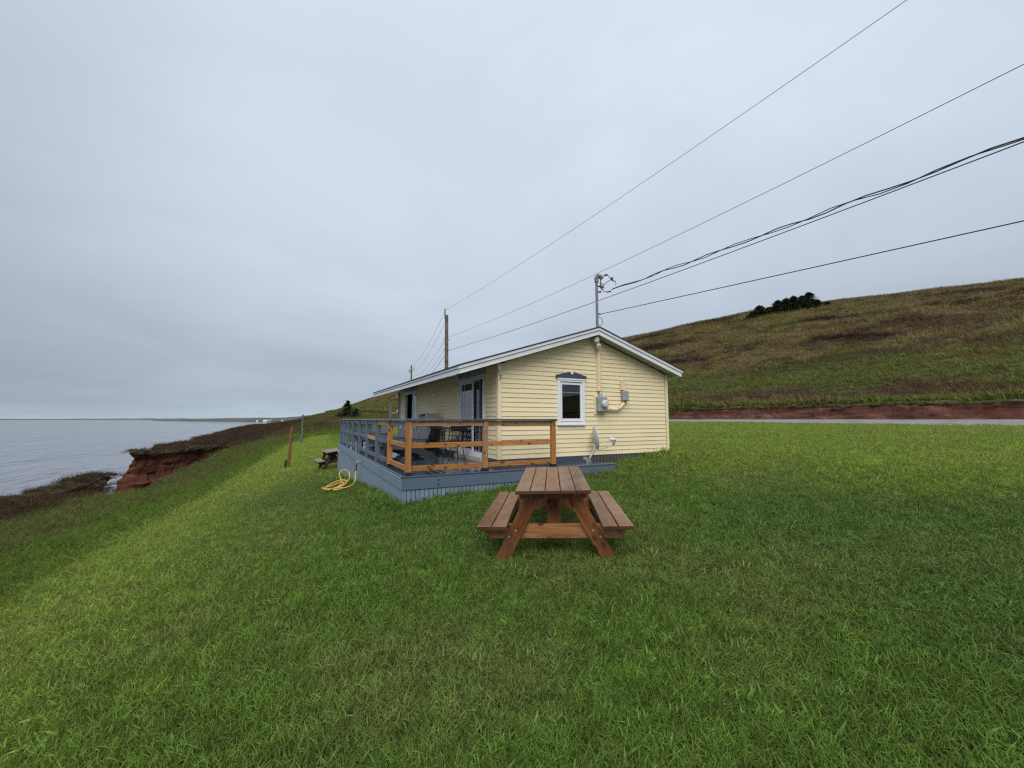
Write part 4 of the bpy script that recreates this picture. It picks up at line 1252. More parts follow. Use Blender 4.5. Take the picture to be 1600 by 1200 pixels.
mb.tube([(.10, -.04, 1.38), (.17, -.07, 1.33), (.21, -.09, 1.36)], .03, 8)
o_ = mb.build('connector', M['black_metal'], t); o_.scale = (.72, .72, 1)
lp = [(.03 + .085 * (1 - math.cos(a)) , -.04, .16 + .10 * math.sin(a)) for a in np.linspace(-1.2, 5.0, 16)]
MB().tube([(.02, -.02, .62)] + [(.05 + .09 * math.sin(a), -.03, .49 + .10 * math.cos(a)) for a in np.linspace(-.5, 3.6, 14)], .006, 6).build('slack_loop', M['wire'], t)

# ------------------------------------------------------------------ deck
DX0, DX1, DY0, DY1 = -2.158, 2.397, -.832, 10.255
deck = thing('deck', 'wet slate blue timber deck with railing round the cottage front', 'deck', (0, 0, 0))
BT = .034
# boards run along y; a border board closes the near edge
pitch = .1435
x = DX0 + .02
zt = DECK_Z - BT / 2
i = 0
while x + .138 < DX1 - .0:
    xa, xb = x, x + .138
    yb = DY1 if xb < .0 else -.045
    if xa < 0 < xb: xb = -.012; yb = DY1
    ya = DY0 + .142
    if xb - xa > .04:
        if yb > 1:
            ys = [ya, ya + 3.6 + .5 * ((i * 7) % 5), yb] if i % 2 else [ya, ya + 5.2 + .4 * ((i * 3) % 4), yb]
        else:
            ys = [ya, yb]
        for a, b in zip(ys[:-1], ys[1:]):
            board('deck_board', deck, ((xa + xb) / 2, a + .002, zt), ((xa + xb) / 2, b - .002, zt), xb - xa, BT, M['deck'], side=(1, 0, 0), bev=.011)
    x += pitch; i += 1
board('border_board', deck, (DX0 - .012, DY0 + .066, zt), (DX1 + .012, DY0 + .066, zt), .138, BT, M['deck'], side=(0, 1, 0), bev=.008)
# rim boards
RH = .19
board('rim_board', deck, (DX0, DY0 + .018, DECK_Z - BT - RH / 2 - .001), (DX0 + 2.62, DY0 + .018, DECK_Z - BT - RH / 2 - .001), RH, .036, M['rim'], side=(0, 0, 1))
board('rim_board', deck, (DX0 + 2.623, DY0 + .018, DECK_Z - BT - RH / 2 - .001), (DX1, DY0 + .018, DECK_Z - BT - RH / 2 - .001), RH, .036, M['rim'], side=(0, 0, 1))
ys = [DY0 + .037, 2.9, 6.6, DY1]
for a, b in zip(ys[:-1], ys[1:]):
    board('rim_board', deck, (DX0 + .018, a + .001, DECK_Z - BT - RH / 2 - .001), (DX0 + .018, b - .001, DECK_Z - BT - RH / 2 - .001), RH, .036, M['skirt'], side=(0, 0, 1))
board('rim_board', deck, (DX1 - .018, DY0 + .04, DECK_Z - BT - RH / 2 - .001), (DX1 - .018, -.03, DECK_Z - BT - RH / 2 - .001), RH, .036, M['rim'], side=(0, 0, 1))
board('rim_board', deck, (DX0 + .04, DY1 - .018, DECK_Z - BT - RH / 2 - .001), (0, DY1 - .018, DECK_Z - BT - RH / 2 - .001), RH, .036, M['skirt'], side=(0, 0, 1))
# ledger up the gable
MB().box(.02, 2.26, -.042, -.018, DECK_Z - .02, ZB + .0).build('ledger', M['slate_trim'], deck)
MB().box(-.042, -.018, -.02, D1[0] - .04, DECK_Z - .02, ZB + .0).build('ledger', M['slate_trim'], deck)
MB().box(-.042, -.018, D1[1] + .04, D2[0] - .04, DECK_Z - .02, ZB + .0).build('ledger', M['slate_trim'], deck)
# bolt heads on the front rim
for bx_ in (DX0 + .62, ):
    for bz in (-.09, -.165):
        MB().tube([(bx_, DY0 + .002, DECK_Z + bz), (bx_, DY0 - .008, DECK_Z + bz)], .012, 8).build('bolt', M['black_metal'], deck)
# vertical skirt slats
ztop = DECK_Z - BT - RH - .004
sp = .0755


def slat(xc, yc, zlo, axis):
    h = round((ztop - zlo) / .1 + .5) * .1
    key = ('slat', h, axis)
    if key not in _bc:
        _bc[key] = MB().cbox(.066 if axis == 'x' else .016, .016 if axis == 'x' else .066, h, .003).mesh('skirt_slat', M['skirt'])
    link('skirt_slat', _bc[key], deck, (xc, yc, ztop - h / 2))


xx = DX0 + .045
while xx < DX1 - .05:
    slat(xx, DY0 + .026, float(height(np.array([xx - UC]), np.array([DY0 - VC]))[0]) - .12, 'x'); xx += sp
yy = DY0 + .04
while yy < DY1 - .02:
    slat(DX0 + .024, yy, float(height(np.array([DX0 - UC]), np.array([yy - VC]))[0]) - .12, 'y'); yy += sp
mb = MB(); mb.box(DX0 + .045, DX1 - .05, DY0 + .045, DY0 + .055, -.6, ztop); mb.box(DX0 + .045, DX0 + .055, DY0 + .06, DY1 - .05, -1.4, ztop); mb.box(DX0 + .06, -.02, DY1 - .05, DY1 - .03, -1.4, ztop)
mb.box(DX1 - .05, DX1 - .03, DY0 + .06, -.03, -.6, ztop)
mb.build('skirt_backing', M['slate_trim'], deck)

# railing
RT = 1.462


def post(x, y, mat, base=True, w=.09, lab=None):
    key = ('post', mat.name, w)
    if key not in _bc:
        _bc[key] = MB().cbox(RT - .036 - DECK_Z - .0, w, w, .005).mesh('railing_post', mat)
    p = link('railing_post', _bc[key], deck, (x, y, (RT - .036 + DECK_Z) / 2 + .0), (0, math.radians(-90), 0))
    if lab: p['label'] = lab
    if base:
        if 'pb' not in _bc:
            mb = MB(); mb.cbox(.122, .122, .03, .006, Matrix.Translation((0, 0, .014))); mb.cbox(.10, .10, .05, .004, Matrix.Translation((0, 0, .028)))
            _bc['pb'] = mb.mesh('post_base', M['black_metal'])
        # parent is rotated: place in its local frame
        o = link('post_base', _bc['pb'], p)
        o.rotation_euler = (0, math.radians(90), 0); o.location = (-(RT - .036 - DECK_Z) / 2 + .002, 0, 0)
    return p


PXL = DX0 + .12
PYF = DY0 + .115
post(PXL, PYF, M['new_wood'], lab='bare orange-brown corner post')
post(-.62, PYF, M['pinkish_wood'], lab='bare dry wood post of the near rail')
post(.875, PYF, M['new_wood'], lab='bare orange-brown end post')
post(PXL, .80, M['new_wood'], lab='bare brown post next to the corner')
gys = [2.17, 3.585, 5.0, 6.43, 7.83, 9.15, DY1 - .10]
for y in gys: post(PXL, y, M['rail_paint'], base=False, w=.10)
post(-1.05, DY1 - .10, M['rail_paint'], base=False); post(-.09, DY1 - .10, M['rail_paint'], base=False)
ZM, ZL, ZR = 1.003, .617, 1.375


def rail(p0, p1, z, mat, lab=None):
    return board('rail', deck, (*p0, z), (*p1, z), .088, .038, mat, side=(0, 0, 1), label=lab)


hw = .047
for z, m_ in ((ZM, 'new_wood'), (ZL, 'new_wood'), (ZR, 'pinkish_wood')):
    rail((PXL + hw, PYF), (-.62 - hw, PYF), z, M[m_], 'bare wood rail of the near side'); rail((-.62 + hw, PYF), (.875 - hw, PYF), z, M[m_], 'bare wood rail of the near side')
left = [PYF, .80] + gys
for i, (a, b) in enumerate(zip(left[:-1], left[1:])):
    for z, k in ((ZR, 2), (ZM, 1), (ZL, 0)):
        m_, lab = M['rail_paint'], None
        if i == 0 and k < 2: m_, lab = M['new_wood'], 'bare wood rail by the corner post'
        if i == 1 and k == 2: m_, lab = M['pale_wood'], 'unpainted upper rail'
        if i == 2 and k == 1: m_, lab = M['pale_wood'], 'unpainted pale middle rail'
        rail((PXL, a + hw), (PXL, b - hw), z, m_, lab)
for z in (ZR, ZM, ZL):
    rail((PXL + .05, DY1 - .10), (-1.05 - hw, DY1 - .10), z, M['rail_paint']); rail((-1.05 + hw, DY1 - .10), (-.09 - hw, DY1 - .10), z, M['rail_paint'])
zc_ = RT - .018
board('rail_cap', deck, (PXL - .07, PYF, zc_), (-.45, PYF, zc_), .14, .036, M['cap'], side=(0, 1, 0))
board('rail_cap', deck, (-.447, PYF, zc_), (.945, PYF, zc_), .14, .036, M['cap'], side=(0, 1, 0))
board('rail_cap', deck, (PXL, PYF + .072, zc_), (PXL, 5.0, zc_), .14, .036, M['cap'], side=(1, 0, 0))
board('rail_cap', deck, (PXL, 5.003, zc_), (PXL, DY1 - .03, zc_), .14, .036, M['cap'], side=(1, 0, 0))
board('rail_cap', deck, (PXL + .072, DY1 - .10, zc_), (-.04, DY1 - .10, zc_), .14, .036, M['cap'], side=(0, 1, 0))


# ------------------------------------------------------------------ deck furniture
def adirondack(label, loc, rz):
    """deep wooden-style lounge chair; faces local +x"""
    t = thing('adirondack_chair', label, 'chair', loc, (0, 0, rz), 'charcoal lounge chairs on the deck')
    m = M['chair']
    for s in (-1, 1):
        board('leg', t, (.36, s * .29, 0), (.36, s * .29, .468), .10, .028, m, side=(1, 0, 0))
        # runner: long side board from the front leg down to the ground behind
        mb = MB()
        mb.prism([(.42, .27), (.44, .36), (.36, .39), (-.30, .20), (-.52, .10), (-.54, .0), (-.42, .0), (-.10, .11)], 1, s * .262 - .013, s * .262 + .013)
        mb.build('runner', m, t)
        mb = MB()
        mb.prism([(.46, s * .26), (.48, s * .33), (.40, s * .40), (-.20, s * .36), (-.30, s * .30), (-.28, s * .26)], 2, .505, .531)
        a_ = mb.build('armrest', m, t); a_.location.z = -.035
        board('arm_bracket', t, (.34, s * .315, .36), (.34, s * .315, .468), .07, .022, m, side=(1, 0, 0))
    for k in range(5):
        a = k / 4
        board('seat_slat', t, (.40 - .56 * a, -.25, .382 - .19 * a), (.40 - .56 * a, .25, .382 - .19 * a), .105, .022, m, side=(1, 0, -.34))
    for k in range(6):
        y = (k - 2.5) * .092
        top = .80 - .045 * abs(k - 2.5) + .03
        lo = Vector((-.16, y * .88, .17)); hi = Vector((-.16 - .27 * (top - .17) / .66, y * 1.08, top))
        board('back_slat', t, lo, hi, .079, .022, m, side=(0, 1, 0), bev=.006)
    board('back_brace', t, (-.262, -.29, .46), (-.262, .29, .46), .07, .024, m, side=(0, 0, 1))
    board('back_brace', t, (-.405, -.22, .72), (-.405, .22, .72), .06, .022, m, side=(0, 0, 1))
    board('front_apron', t, (.425, -.25, .31), (.425, .25, .31), .10, .022, m, side=(0, 0, 1))
    return t


c0 = adirondack('charcoal slatted lounge chair nearest the bare wood corner of the railing', (-1.32, 2.02, DECK_Z), math.radians(-152))


def place_chair(lab, loc, rz):
    c = copy_tree(c0); c.location = loc; c.rotation_euler = (0, 0, rz); c['label'] = lab
    return c


place_chair('charcoal slatted lounge chair just behind the nearest one', (-1.50, 3.15, DECK_Z), math.radians(-160))
place_chair('charcoal slatted lounge chair beside the far door, behind the pale middle rail', (-1.30, 6.75, DECK_Z), math.radians(-165))
place_chair('farthest charcoal slatted lounge chair near the end of the deck', (-1.42, 8.05, DECK_Z), math.radians(-170))

t = thing('bistro_table', 'small round black metal bistro table by the yellow wall', 'table', (-.50, 2.15, DECK_Z))
MB().tube([(0, 0, .715), (0, 0, .722), (0, 0, .738), (0, 0, .742)], [.31, .33, .33, .32], 28).build('tabletop', M['black_metal'], t)
for k in range(3):
    a = 2 * math.pi * k / 3 + .4
    MB().tube([(.08 * math.cos(a), .08 * math.sin(a), .71), (.06 * math.cos(a), .06 * math.sin(a), .4), (.16 * math.cos(a), .16 * math.sin(a), .12), (.28 * math.cos(a), .28 * math.sin(a), 0)], .013, 8).build('leg', M['black_metal'], t)
MB().tube([(.07 * math.cos(a), .07 * math.sin(a), .38) for a in np.linspace(0, 2 * math.pi, 16)], .008, 6).build('leg_ring', M['black_metal'], t)


def bistro_chair(label, loc, rz):
    t = thing('bistro_chair', label, 'chair', loc, (0, 0, rz), 'black metal bistro chairs')
    m = M['black_metal']
    mb = MB(); mb.prism([(.20 * math.cos(a) + .0, .20 * math.sin(a)) for a in np.linspace(0, 2 * math.pi, 20, endpoint=False)], 2, .43, .452)
    mb.build('seat', m, t)
    for (sx, sy) in ((1, 1), (1, -1), (-1, 1), (-1, -1)):
        MB().tube([(.13 * sx, .14 * sy, .44), (.15 * sx, .16 * sy, .25), (.19 * sx, .20 * sy, 0)], .011, 8).build('leg', m, t)
    arch = [(-.17, -.20, .44), (-.22, -.22, .62), (-.25, -.21, .76), (-.265, -.14, .84), (-.27, 0, .865), (-.265, .14, .84), (-.25, .21, .76), (-.22, .22, .62), (-.17, .20, .44)]
    MB().tube(arch, .013, 8).build('back_frame', m, t)
    mb = MB()
    for k in range(11):
        y = (k - 5) * .036
        mb.tube([(-.18, y * .8, .45), (-.235, y, .66), (-.262, y * 1.05, .84 - .9 * y * y)], .008, 6)
    for z, w_ in ((.58, .21), (.70, .215)):
        mb.tube([(-.215 if z < .6 else -.24, -w_, z), (-.245 if z < .6 else -.265, 0, z), (-.215 if z < .6 else -.24, w_, z)], .006, 6)
    mb.cbox(.006, .38, .17, .002, Matrix.Translation((-.258, 0, .755)) @ Matrix.Rotation(-.12, 4, 'Y'))
    mb.build('back_lattice', m, t)
    for s in (-1, 1):
        MB().tube([(-.24, s * .215, .70), (-.10, s * .25, .70), (.10, s * .255, .68), (.17, s * .235, .64), (.165, s * .20, .52), (.13, s * .17, .44)], .011, 8).build('armrest', m, t)
    return t


b0 = bistro_chair('black metal bistro chair on the door side of the little round table', (-.46, 1.42, DECK_Z), math.radians(95))
b1 = copy_tree(b0); b1.location = (-.62, 2.86, DECK_Z); b1.rotation_euler = (0, 0, math.radians(-80)); b1['label'] = 'black metal bistro chair between the round table and the barbecue'

t = thing('barbecue', 'gas barbecue with grey side panel and black lid against the wall', 'barbecue', (-.36, 3.95, DECK_Z))
for s in (-1, 1):
    MB().box(-.22, .22, s * .42 - .012, s * .42 + .012, .06, .72).build('cart_panel', M['black_metal'], t)
    MB().cbox(.40, .03, .36, .01, Matrix.Translation((0.02, s * .40, .93))).build('hood_end', M['steel'], t)
MB().cbox(.44, .80, .14, .01, Matrix.Translation((0, 0, .72))).build('firebox', M['black_metal'], t)
prof = [(.20, .78)] + [(.02 + .20 * math.cos(a), .90 + .20 * math.sin(a)) for a in np.linspace(0, math.pi, 10)] + [(-.20, .78)]
MB().prism(prof, 1, -.385, .385).build('lid', M['black_metal'], t)
MB().tube([(-.23, -.30, .92), (-.26, -.28, .92), (-.26, .28, .92), (-.23, .30, .92)], .012, 8).build('lid_handle', M['steel'], t)
board('side_shelf', t, (-.02, -.70, .775), (-.02, -.43, .775), .40, .025, M['black_metal'], side=(1, 0, 0))
board('side_shelf', t, (-.02, .43, .775), (-.02, .70, .775), .40, .025, M['black_metal'], side=(1, 0, 0))
MB().cbox(.40, .80, .03, .004, Matrix.Translation((0, 0, .10))).build('base_shelf', M['black_metal'], t)
for sx in (-1, 1):
    for sy in (-1, 1):
        MB().tube([(sx * .19, sy * .38 - .012, .035), (sx * .19, sy * .38 + .012, .035)], .035, 12).build('caster', M['black_metal'], t)

# satellite dish on the deck end
t = thing('satellite_dish', 'grey satellite dish on a bent mast at the deck end', 'satellite dish', (2.12, -.26, DECK_Z))
MB().tube([(-.04, 0, 0), (0, 0, .02), (.05, .0, .10), (.17, .01, .24), (.22, .02, .33), (.215, .02, .47)], .022, 10).build('mast', M['galv'], t)
mb = MB(); mb.cbox(.14, .10, .012, .003, Matrix.Translation((-.02, 0, .006))); mb.tube([(-.075, -.045, .055), (-.075, .045, .055)], .05, 14); mb.cbox(.10, .07, .07, .01, Matrix.Translation((-.01, 0, .045)))
mb.build('foot', M['galv'], t)
Rd = Matrix.Translation((.235, .02, .52)) @ Matrix.Rotation(math.radians(-24), 4, 'Z') @ Matrix.Rotation(math.radians(-8), 4, 'Y')
vs = []; fs = []
NR, NA = 7, 28
for side in (0, 1):
    for i in range(NR + 1):
        r = i / NR
        for k in range(NA):
            a = 2 * math.pi * k / NA
            yy_, zz_ = .235 * r * math.cos(a), .265 * r * math.sin(a)
            vs.append(Rd @ Vector((-.055 + .055 * r * r - .006 * side, yy_, zz_)))
B_ = (NR + 1) * NA
for side in (0, 1):
    for i in range(NR):
        for k in range(NA):
            a = side * B_ + i * NA + k; b = side * B_ + i * NA + (k + 1) % NA
            fs.append((a, b, b + NA, a + NA))
for k in range(NA):
    a = NR * NA + k; b = NR * NA + (k + 1) % NA
    fs.append((a, b, b + B_, a + B_))
MB().add(vs, fs).build('reflector', M['dish'], t, smooth=True)
MB().cbox(.08, .09, .16, .015, Matrix.Translation((.19, .02, .48))).build('bracket', M['galv'], t)
MB().tube([Rd @ Vector(p) for p in ((-.06, 0, -.20), (.02, 0, -.27), (.14, 0, -.255), (.34, 0, -.22), (.385, 0, -.20))], .013, 8).build('feed_arm', M['galv'], t)
MB().cbox(.05, .06, .13, .012, Rd @ Matrix.Translation((.40, 0, -.155)) @ Matrix.Rotation(.5, 4, 'Y')).build('feed_bracket', M['grey_box'], t)
mb = MB(); mb.tube([Rd @ Vector(p) for p in ((.31, 0, -.075), (.37, 0, -.085), (.44, 0, -.10))], [.042, .04, .03], 12); mb.cbox(.13, .07, .05, .012, Rd @ Matrix.Translation((.38, 0, -.085)))
mb.build('feed_horn', M['white'], t)

# taps and hose on the deck side
def tap(lab, y, z):
    t = thing('garden_tap', lab, 'tap', (DX0 - .002, y, z), group='outdoor taps on the deck side')
    mb = MB(); mb.tube([(0, 0, 0), (-.07, 0, 0), (-.10, 0, -.02), (-.11, 0, -.06)], .014, 8); mb.build('spout', M['galv'], t)
    mb = MB(); mb.tube([(-.06, 0, .0), (-.06, 0, .05)], .008, 6); mb.tube([(-.06, -.035, .05), (-.06, .035, .05)], .011, 6); mb.build('handle', M['galv'], t)
    return t


tap('outdoor tap on the deck side with the yellow hose hung from it', 3.80, .36)
tap('outdoor tap at the far end of the deck side, no hose', 8.94, .30)


def gz(x, y):
    return float(height(np.array([x - UC]), np.array([y - VC]))[0])


def smooth_path(pts, n=10):
    P = [Vector(p) for p in pts]; out = []
    for i in range(len(P) - 1):
        p0, p1, p2, p3 = P[max(i - 1, 0)], P[i], P[i + 1], P[min(i + 2, len(P) - 1)]
        for k in range(n):
            t = k / n
            out.append(.5 * ((2 * p1) + (p2 - p0) * t + (2 * p0 - 5 * p1 + 4 * p2 - p3) * t * t + (3 * p1 - p0 - 3 * p2 + p3) * t ** 3))
    out.append(P[-1])
    return out


hose_xy = [(-2.27, 3.80, .30), (-2.29, 3.76, .14), (-2.31, 3.66, None, .18), (-2.34, 3.46, None, .07), (-2.44, 3.22, None), (-2.62, 3.12, None), (-2.70, 3.30, None, .05), (-2.58, 3.62, None, .06), (-2.42, 3.95, None, .14),
           (-2.40, 4.25, None, .30), (-2.52, 4.42, None, .38), (-2.64, 4.22, None, .32), (-2.60, 3.95, None, .12), (-2.68, 3.70, None, .06), (-2.86, 3.58, None), (-3.02, 3.72, None, .08), (-3.04, 4.0, None, .10), (-2.86, 4.08, None, .08),
           (-2.66, 3.86, None, .12), (-2.58, 3.62, None, .11), (-2.66, 3.46, None, .07), (-2.82, 3.46, None, .06), (-2.98, 3.82, None, .06), (-2.88, 4.22, None, .1), (-2.64, 4.12, None, .16), (-2.50, 3.86, None, .12), (-2.55, 3.55, None, .07),
           (-2.68, 3.36, None, .06), (-2.82, 3.22, None, .05), (-2.86, 3.10, None, .05), (-2.80, 3.0, None, .05), (-2.71, 2.95, None, .04)]
hp = []
for p in hose_xy:
    if p[2] is not None: hp.append(p[:3])
    else: hp.append((p[0], p[1], gz(p[0], p[1]) + .05 + (p[3] if len(p) > 3 else .03)))
ht = thing('garden_hose', 'yellow garden hose lying in tangled loops on the grass', 'hose', (0, 0, 0))
MB().tube(smooth_path(hp, 8), .017, 8).build('hose', M['hose'], ht, smooth=True)
MB().tube([(-2.268, 3.80, .305), (-2.285, 3.77, .20), (-2.30, 3.74, .13)], .026, 8).build('coupling', M['black_metal'], ht)


# ------------------------------------------------------------------ picnic tables
def picnic_table(name, label, loc, rot, mats, L_=1.82):
    top, leg, beam = mats
    t = thing(name, label, 'picnic table', loc, rot, 'picnic tables on the lawn')
    for k in range(5):
        x = (k - 2) * .1485
        dy = .004 * ((k * 5) % 3 - 1)
        board('top_plank', t, (x, -L_ / 2 + dy, .742), (x, L_ / 2 + dy, .742), .140, .040, top, side=(1, 0, 0), bev=.006)
    for s in (-1, 1):
        for k in range(2):
            x = s * (.455 + .076 + k * .1515)
            board('seat_plank', t, (x, -L_ / 2 + .003 * k, .405), (x, L_ / 2 - .003 * k, .405), .142, .040, top, side=(1, 0, 0), bev=.006)
    for e in (-1, 1):
        y = e * .70
        for s in (-1, 1):
            lg = board('leg', t, (s * .178, y, .720), (s * .618, y, -.125), .138, .040, leg, side=(1, 0, 0), bev=.005)
            for (bx_, bz) in ((.385, .33), (.455, .27)):
                o = MB().tube([(0, 0, 0), (0, -.006, 0)], .011, 8).build('bolt', M['galv'], t)
                o.location = (s * bx_, y - .0205, bz)
        yb = y + .042 * (-1 if e > 0 else 1)
        mb = MB(); mb.prism([(-.735, .383), (-.735, .335), (-.64, .245), (.64, .245), (.735, .335), (.735, .383)], 1, yb - .019, yb + .019)
        mb.build('cross_beam', beam, t)
        board('top_cleat', t, (-.34, yb, .677), (.34, yb, .677), .088, .038, leg, side=(0, 0, 1))
        board('brace', t, (0, yb + (.03 if e < 0 else -.03), .30), (0, y * .12 - e * .02, .70), .142, .038, leg, side=(1, 0, 0))
    board('top_cleat', t, (-.34, 0.0, .677), (.34, 0.0, .677), .088, .038, leg, side=(0, 0, 1))
    return t


picnic_table('picnic_table', 'wet reddish-brown wooden picnic table on the lawn before the deck', (-1.02, -3.64, .018),
             (math.radians(.6), math.radians(-1.6), math.radians(-33.0)), (M['table_top'], M['table_leg'], M['table_beam']))
picnic_table('picnic_table', 'weathered picnic table half hidden past the far deck corner', (-2.02, 12.85, gz(-2.0, 12.8) + .03),
             (math.radians(-1), math.radians(-9), math.radians(4)), (M['old_wood'], M['old_wood_dark'], M['old_wood_dark']))

# ------------------------------------------------------------------ posts on the slope
t = thing('clothesline_post', 'slender rough brown wooden post on the mown bank', 'post', (-3.92, 17.0, gz(-3.92, 17.0) - .1), (math.radians(-1), math.radians(2.8), 0))
MB().tube([(0, 0, 0), (.005, 0, .8), (0, 0, 1.6), (.01, 0, 2.23)], [.085, .072, .066, .058], 10).build('shaft', M['post_wood'], t)
MB().tube([(-.13, 0, 0), (-.12, 0, .50)], [.06, .05], 8).build('stake', M['old_wood_dark'], t)
t = thing('clothesline_post', 'tall grey post at the seaward edge of the lawn', 'post', (-2.90, 41.3, gz(-2.9, 41.3) - .1), (0, math.radians(.5), 0))
MB().cbox(.15, .15, 3.1, .01, Matrix.Translation((0, 0, 1.55))).build('shaft', M['grey_post'], t)
MB().cbox(.10, .16, .95, .01, Matrix.Translation((-.14, 0, .45))).build('stake', M['rail_paint'], t)
gx, gy = 3.12, 26.5
t = thing('clothesline_post', 'grey post with a short timber arm beyond the far railing', 'post', (gx, gy, gz(gx, gy) - .1))
hgt = 2.72 - gz(gx, gy) + .1
MB().cbox(.16, .16, hgt, .01, Matrix.Translation((0, 0, hgt / 2))).build('shaft', M['grey_post'], t)
board('arm', t, (.08, -.09, hgt - .78), (.62, -.09, hgt - .72), .14, .05, M['pinkish_wood'], side=(0, 0, 1))
MB().cbox(.06, .05, .22, .01, Matrix.Translation((.56, -.15, hgt - .56)) @ Matrix.Rotation(.6, 4, 'Y')).build('insulator', M['white'], t)


# ------------------------------------------------------------------ utility poles and wires
def utility_pole(lab, x, y, ztop, r0, r1, cap=True, lean=0):
    z0 = gz(x, y) - 1.2
    t = thing('utility_pole', lab, 'utility pole', (x, y, z0), (0, math.radians(lean), 0), 'utility poles along the cottages')
    H = ztop - z0
    MB().tube([(0, 0, H * k / 6) for k in range(7)], [r0 + (r1 - r0) * k / 6 for k in range(7)], 14).build('shaft', M['pole_wood'], t)
    return t, H


PX, PY, PZ = 6.29, 21.86, 9.30
t, H = utility_pole('weathered wooden utility pole rising behind the cottage roof', PX, PY, PZ, .165, .125, lean=-.6)
MB().tube([(-.13, 0, H - .30), (-.13, 0, H + .38)], .045, 8).build('pole_pin', M['grey_post'], t)
MB().tube([(-.13, 0, H + .38), (-.13, 0, H + .46)], [.06, .05], 8).build('insulator', M['grey_box'], t)
mb = MB()
for z_ in (H - 1.88, H - 2.65):
    mb.tube([(-.22, 0, z_), (.22, 0, z_)], .035, 8)
mb.build('bracket', M['galv'], t)
FX, FY, FZ = 14.85, 67.0, 11.2
t, H = utility_pole('distant thin utility pole above the far roof end', FX, FY, FZ, .17, .13)
MB().tube([(-.35, 0, H - 1.35), (-.35, 0, H - .75)], .12, 10).build('transformer', M['grey_box'], t)
MB().tube([(0, 0, H - 1.1), (.35, -.3, H - .7), (.6, -.45, H - .45)], .035, 6).build('bracket', M['galv'], t)
BX, BY = PX + .3, PY - 51.5
t, H = utility_pole('wooden utility pole up the slope behind the viewer', BX, BY, 9.6, .165, .125)
utility_pole('farthest utility pole along the foot of the hill', 26.0, 118.0, 12.8, .17, .13)


def wire(lab, a, b, sag, r, mat, n=48, wob=0):
    a, b = Vector(a), Vector(b)
    pts = []
    for i in range(n + 1):
        t_ = i / n
        p = a.lerp(b, t_); p.z -= sag * 4 * t_ * (1 - t_)
        if wob:
            p.x += wob * math.sin(i * 1.9) * .5; p.z += wob * math.sin(i * 1.31 + .6)
        pts.append(p)
    o = MB().tube(pts, r, 5).build('power_line', mat, smooth=True)
    return tag(o, lab, 'wire', 'overhead wires')


W_, WT = M['wire'], M['wire_thin']
wire('topmost thin wire from the tip of the wooden pole', (PX - .15, PY, 9.70), (BX, BY, 10.95), .85, .0065, WT)
wire('thin middle wire passing just above the service mast', (PX + .05, PY, 7.62), (BX, BY, 8.60), .98, .007, WT)
wire('lower dark wire passing in front of the service mast', (PX + .05, PY, 6.62), (BX, BY, 6.55), .68, .011, W_)
wire('thick twisted service cable from the mast head', (mx + .33, my - .15, 4.60), (BX, BY + .1, 6.56), .36, .010, W_, n=120, wob=.022)
wire('second strand of the service cable twisted round its twin', (mx + .36, my - .17, 4.62), (BX, BY - .1, 6.40), .33, .008, W_, n=100, wob=.028)
wire('lowest thin phone wire tied to the middle of the mast', (mx + .08, my - .04, 4.0), (BX, BY, 3.0), .08, .008, W_)
wire('highest faint wire between the wooden pole and the distant pole', (PX - .15, PY, 9.78), (FX, FY, 11.2), .9, .010, WT)
wire('second faint wire between the wooden pole and the distant pole', (PX - .1, PY, 9.0), (FX, FY, 10.0), 1.0, .010, WT)
wire('third faint wire between the wooden pole and the distant pole', (PX - .1, PY, 7.55), (FX, FY, 9.3), 1.0, .010, WT)
wire('fourth faint wire between the wooden pole and the distant pole', (PX - .1, PY, 6.9), (FX, FY, 8.6), 1.1, .010, WT)
wire('lowest dark wire between the wooden pole and the distant pole', (PX - .1, PY, 6.4), (FX, FY, 8.2), 1.2, .015, W_)
wire('faint wire beyond the distant pole', (FX, FY, 11.0), (26, 118, 12.4), .8, .010, WT)


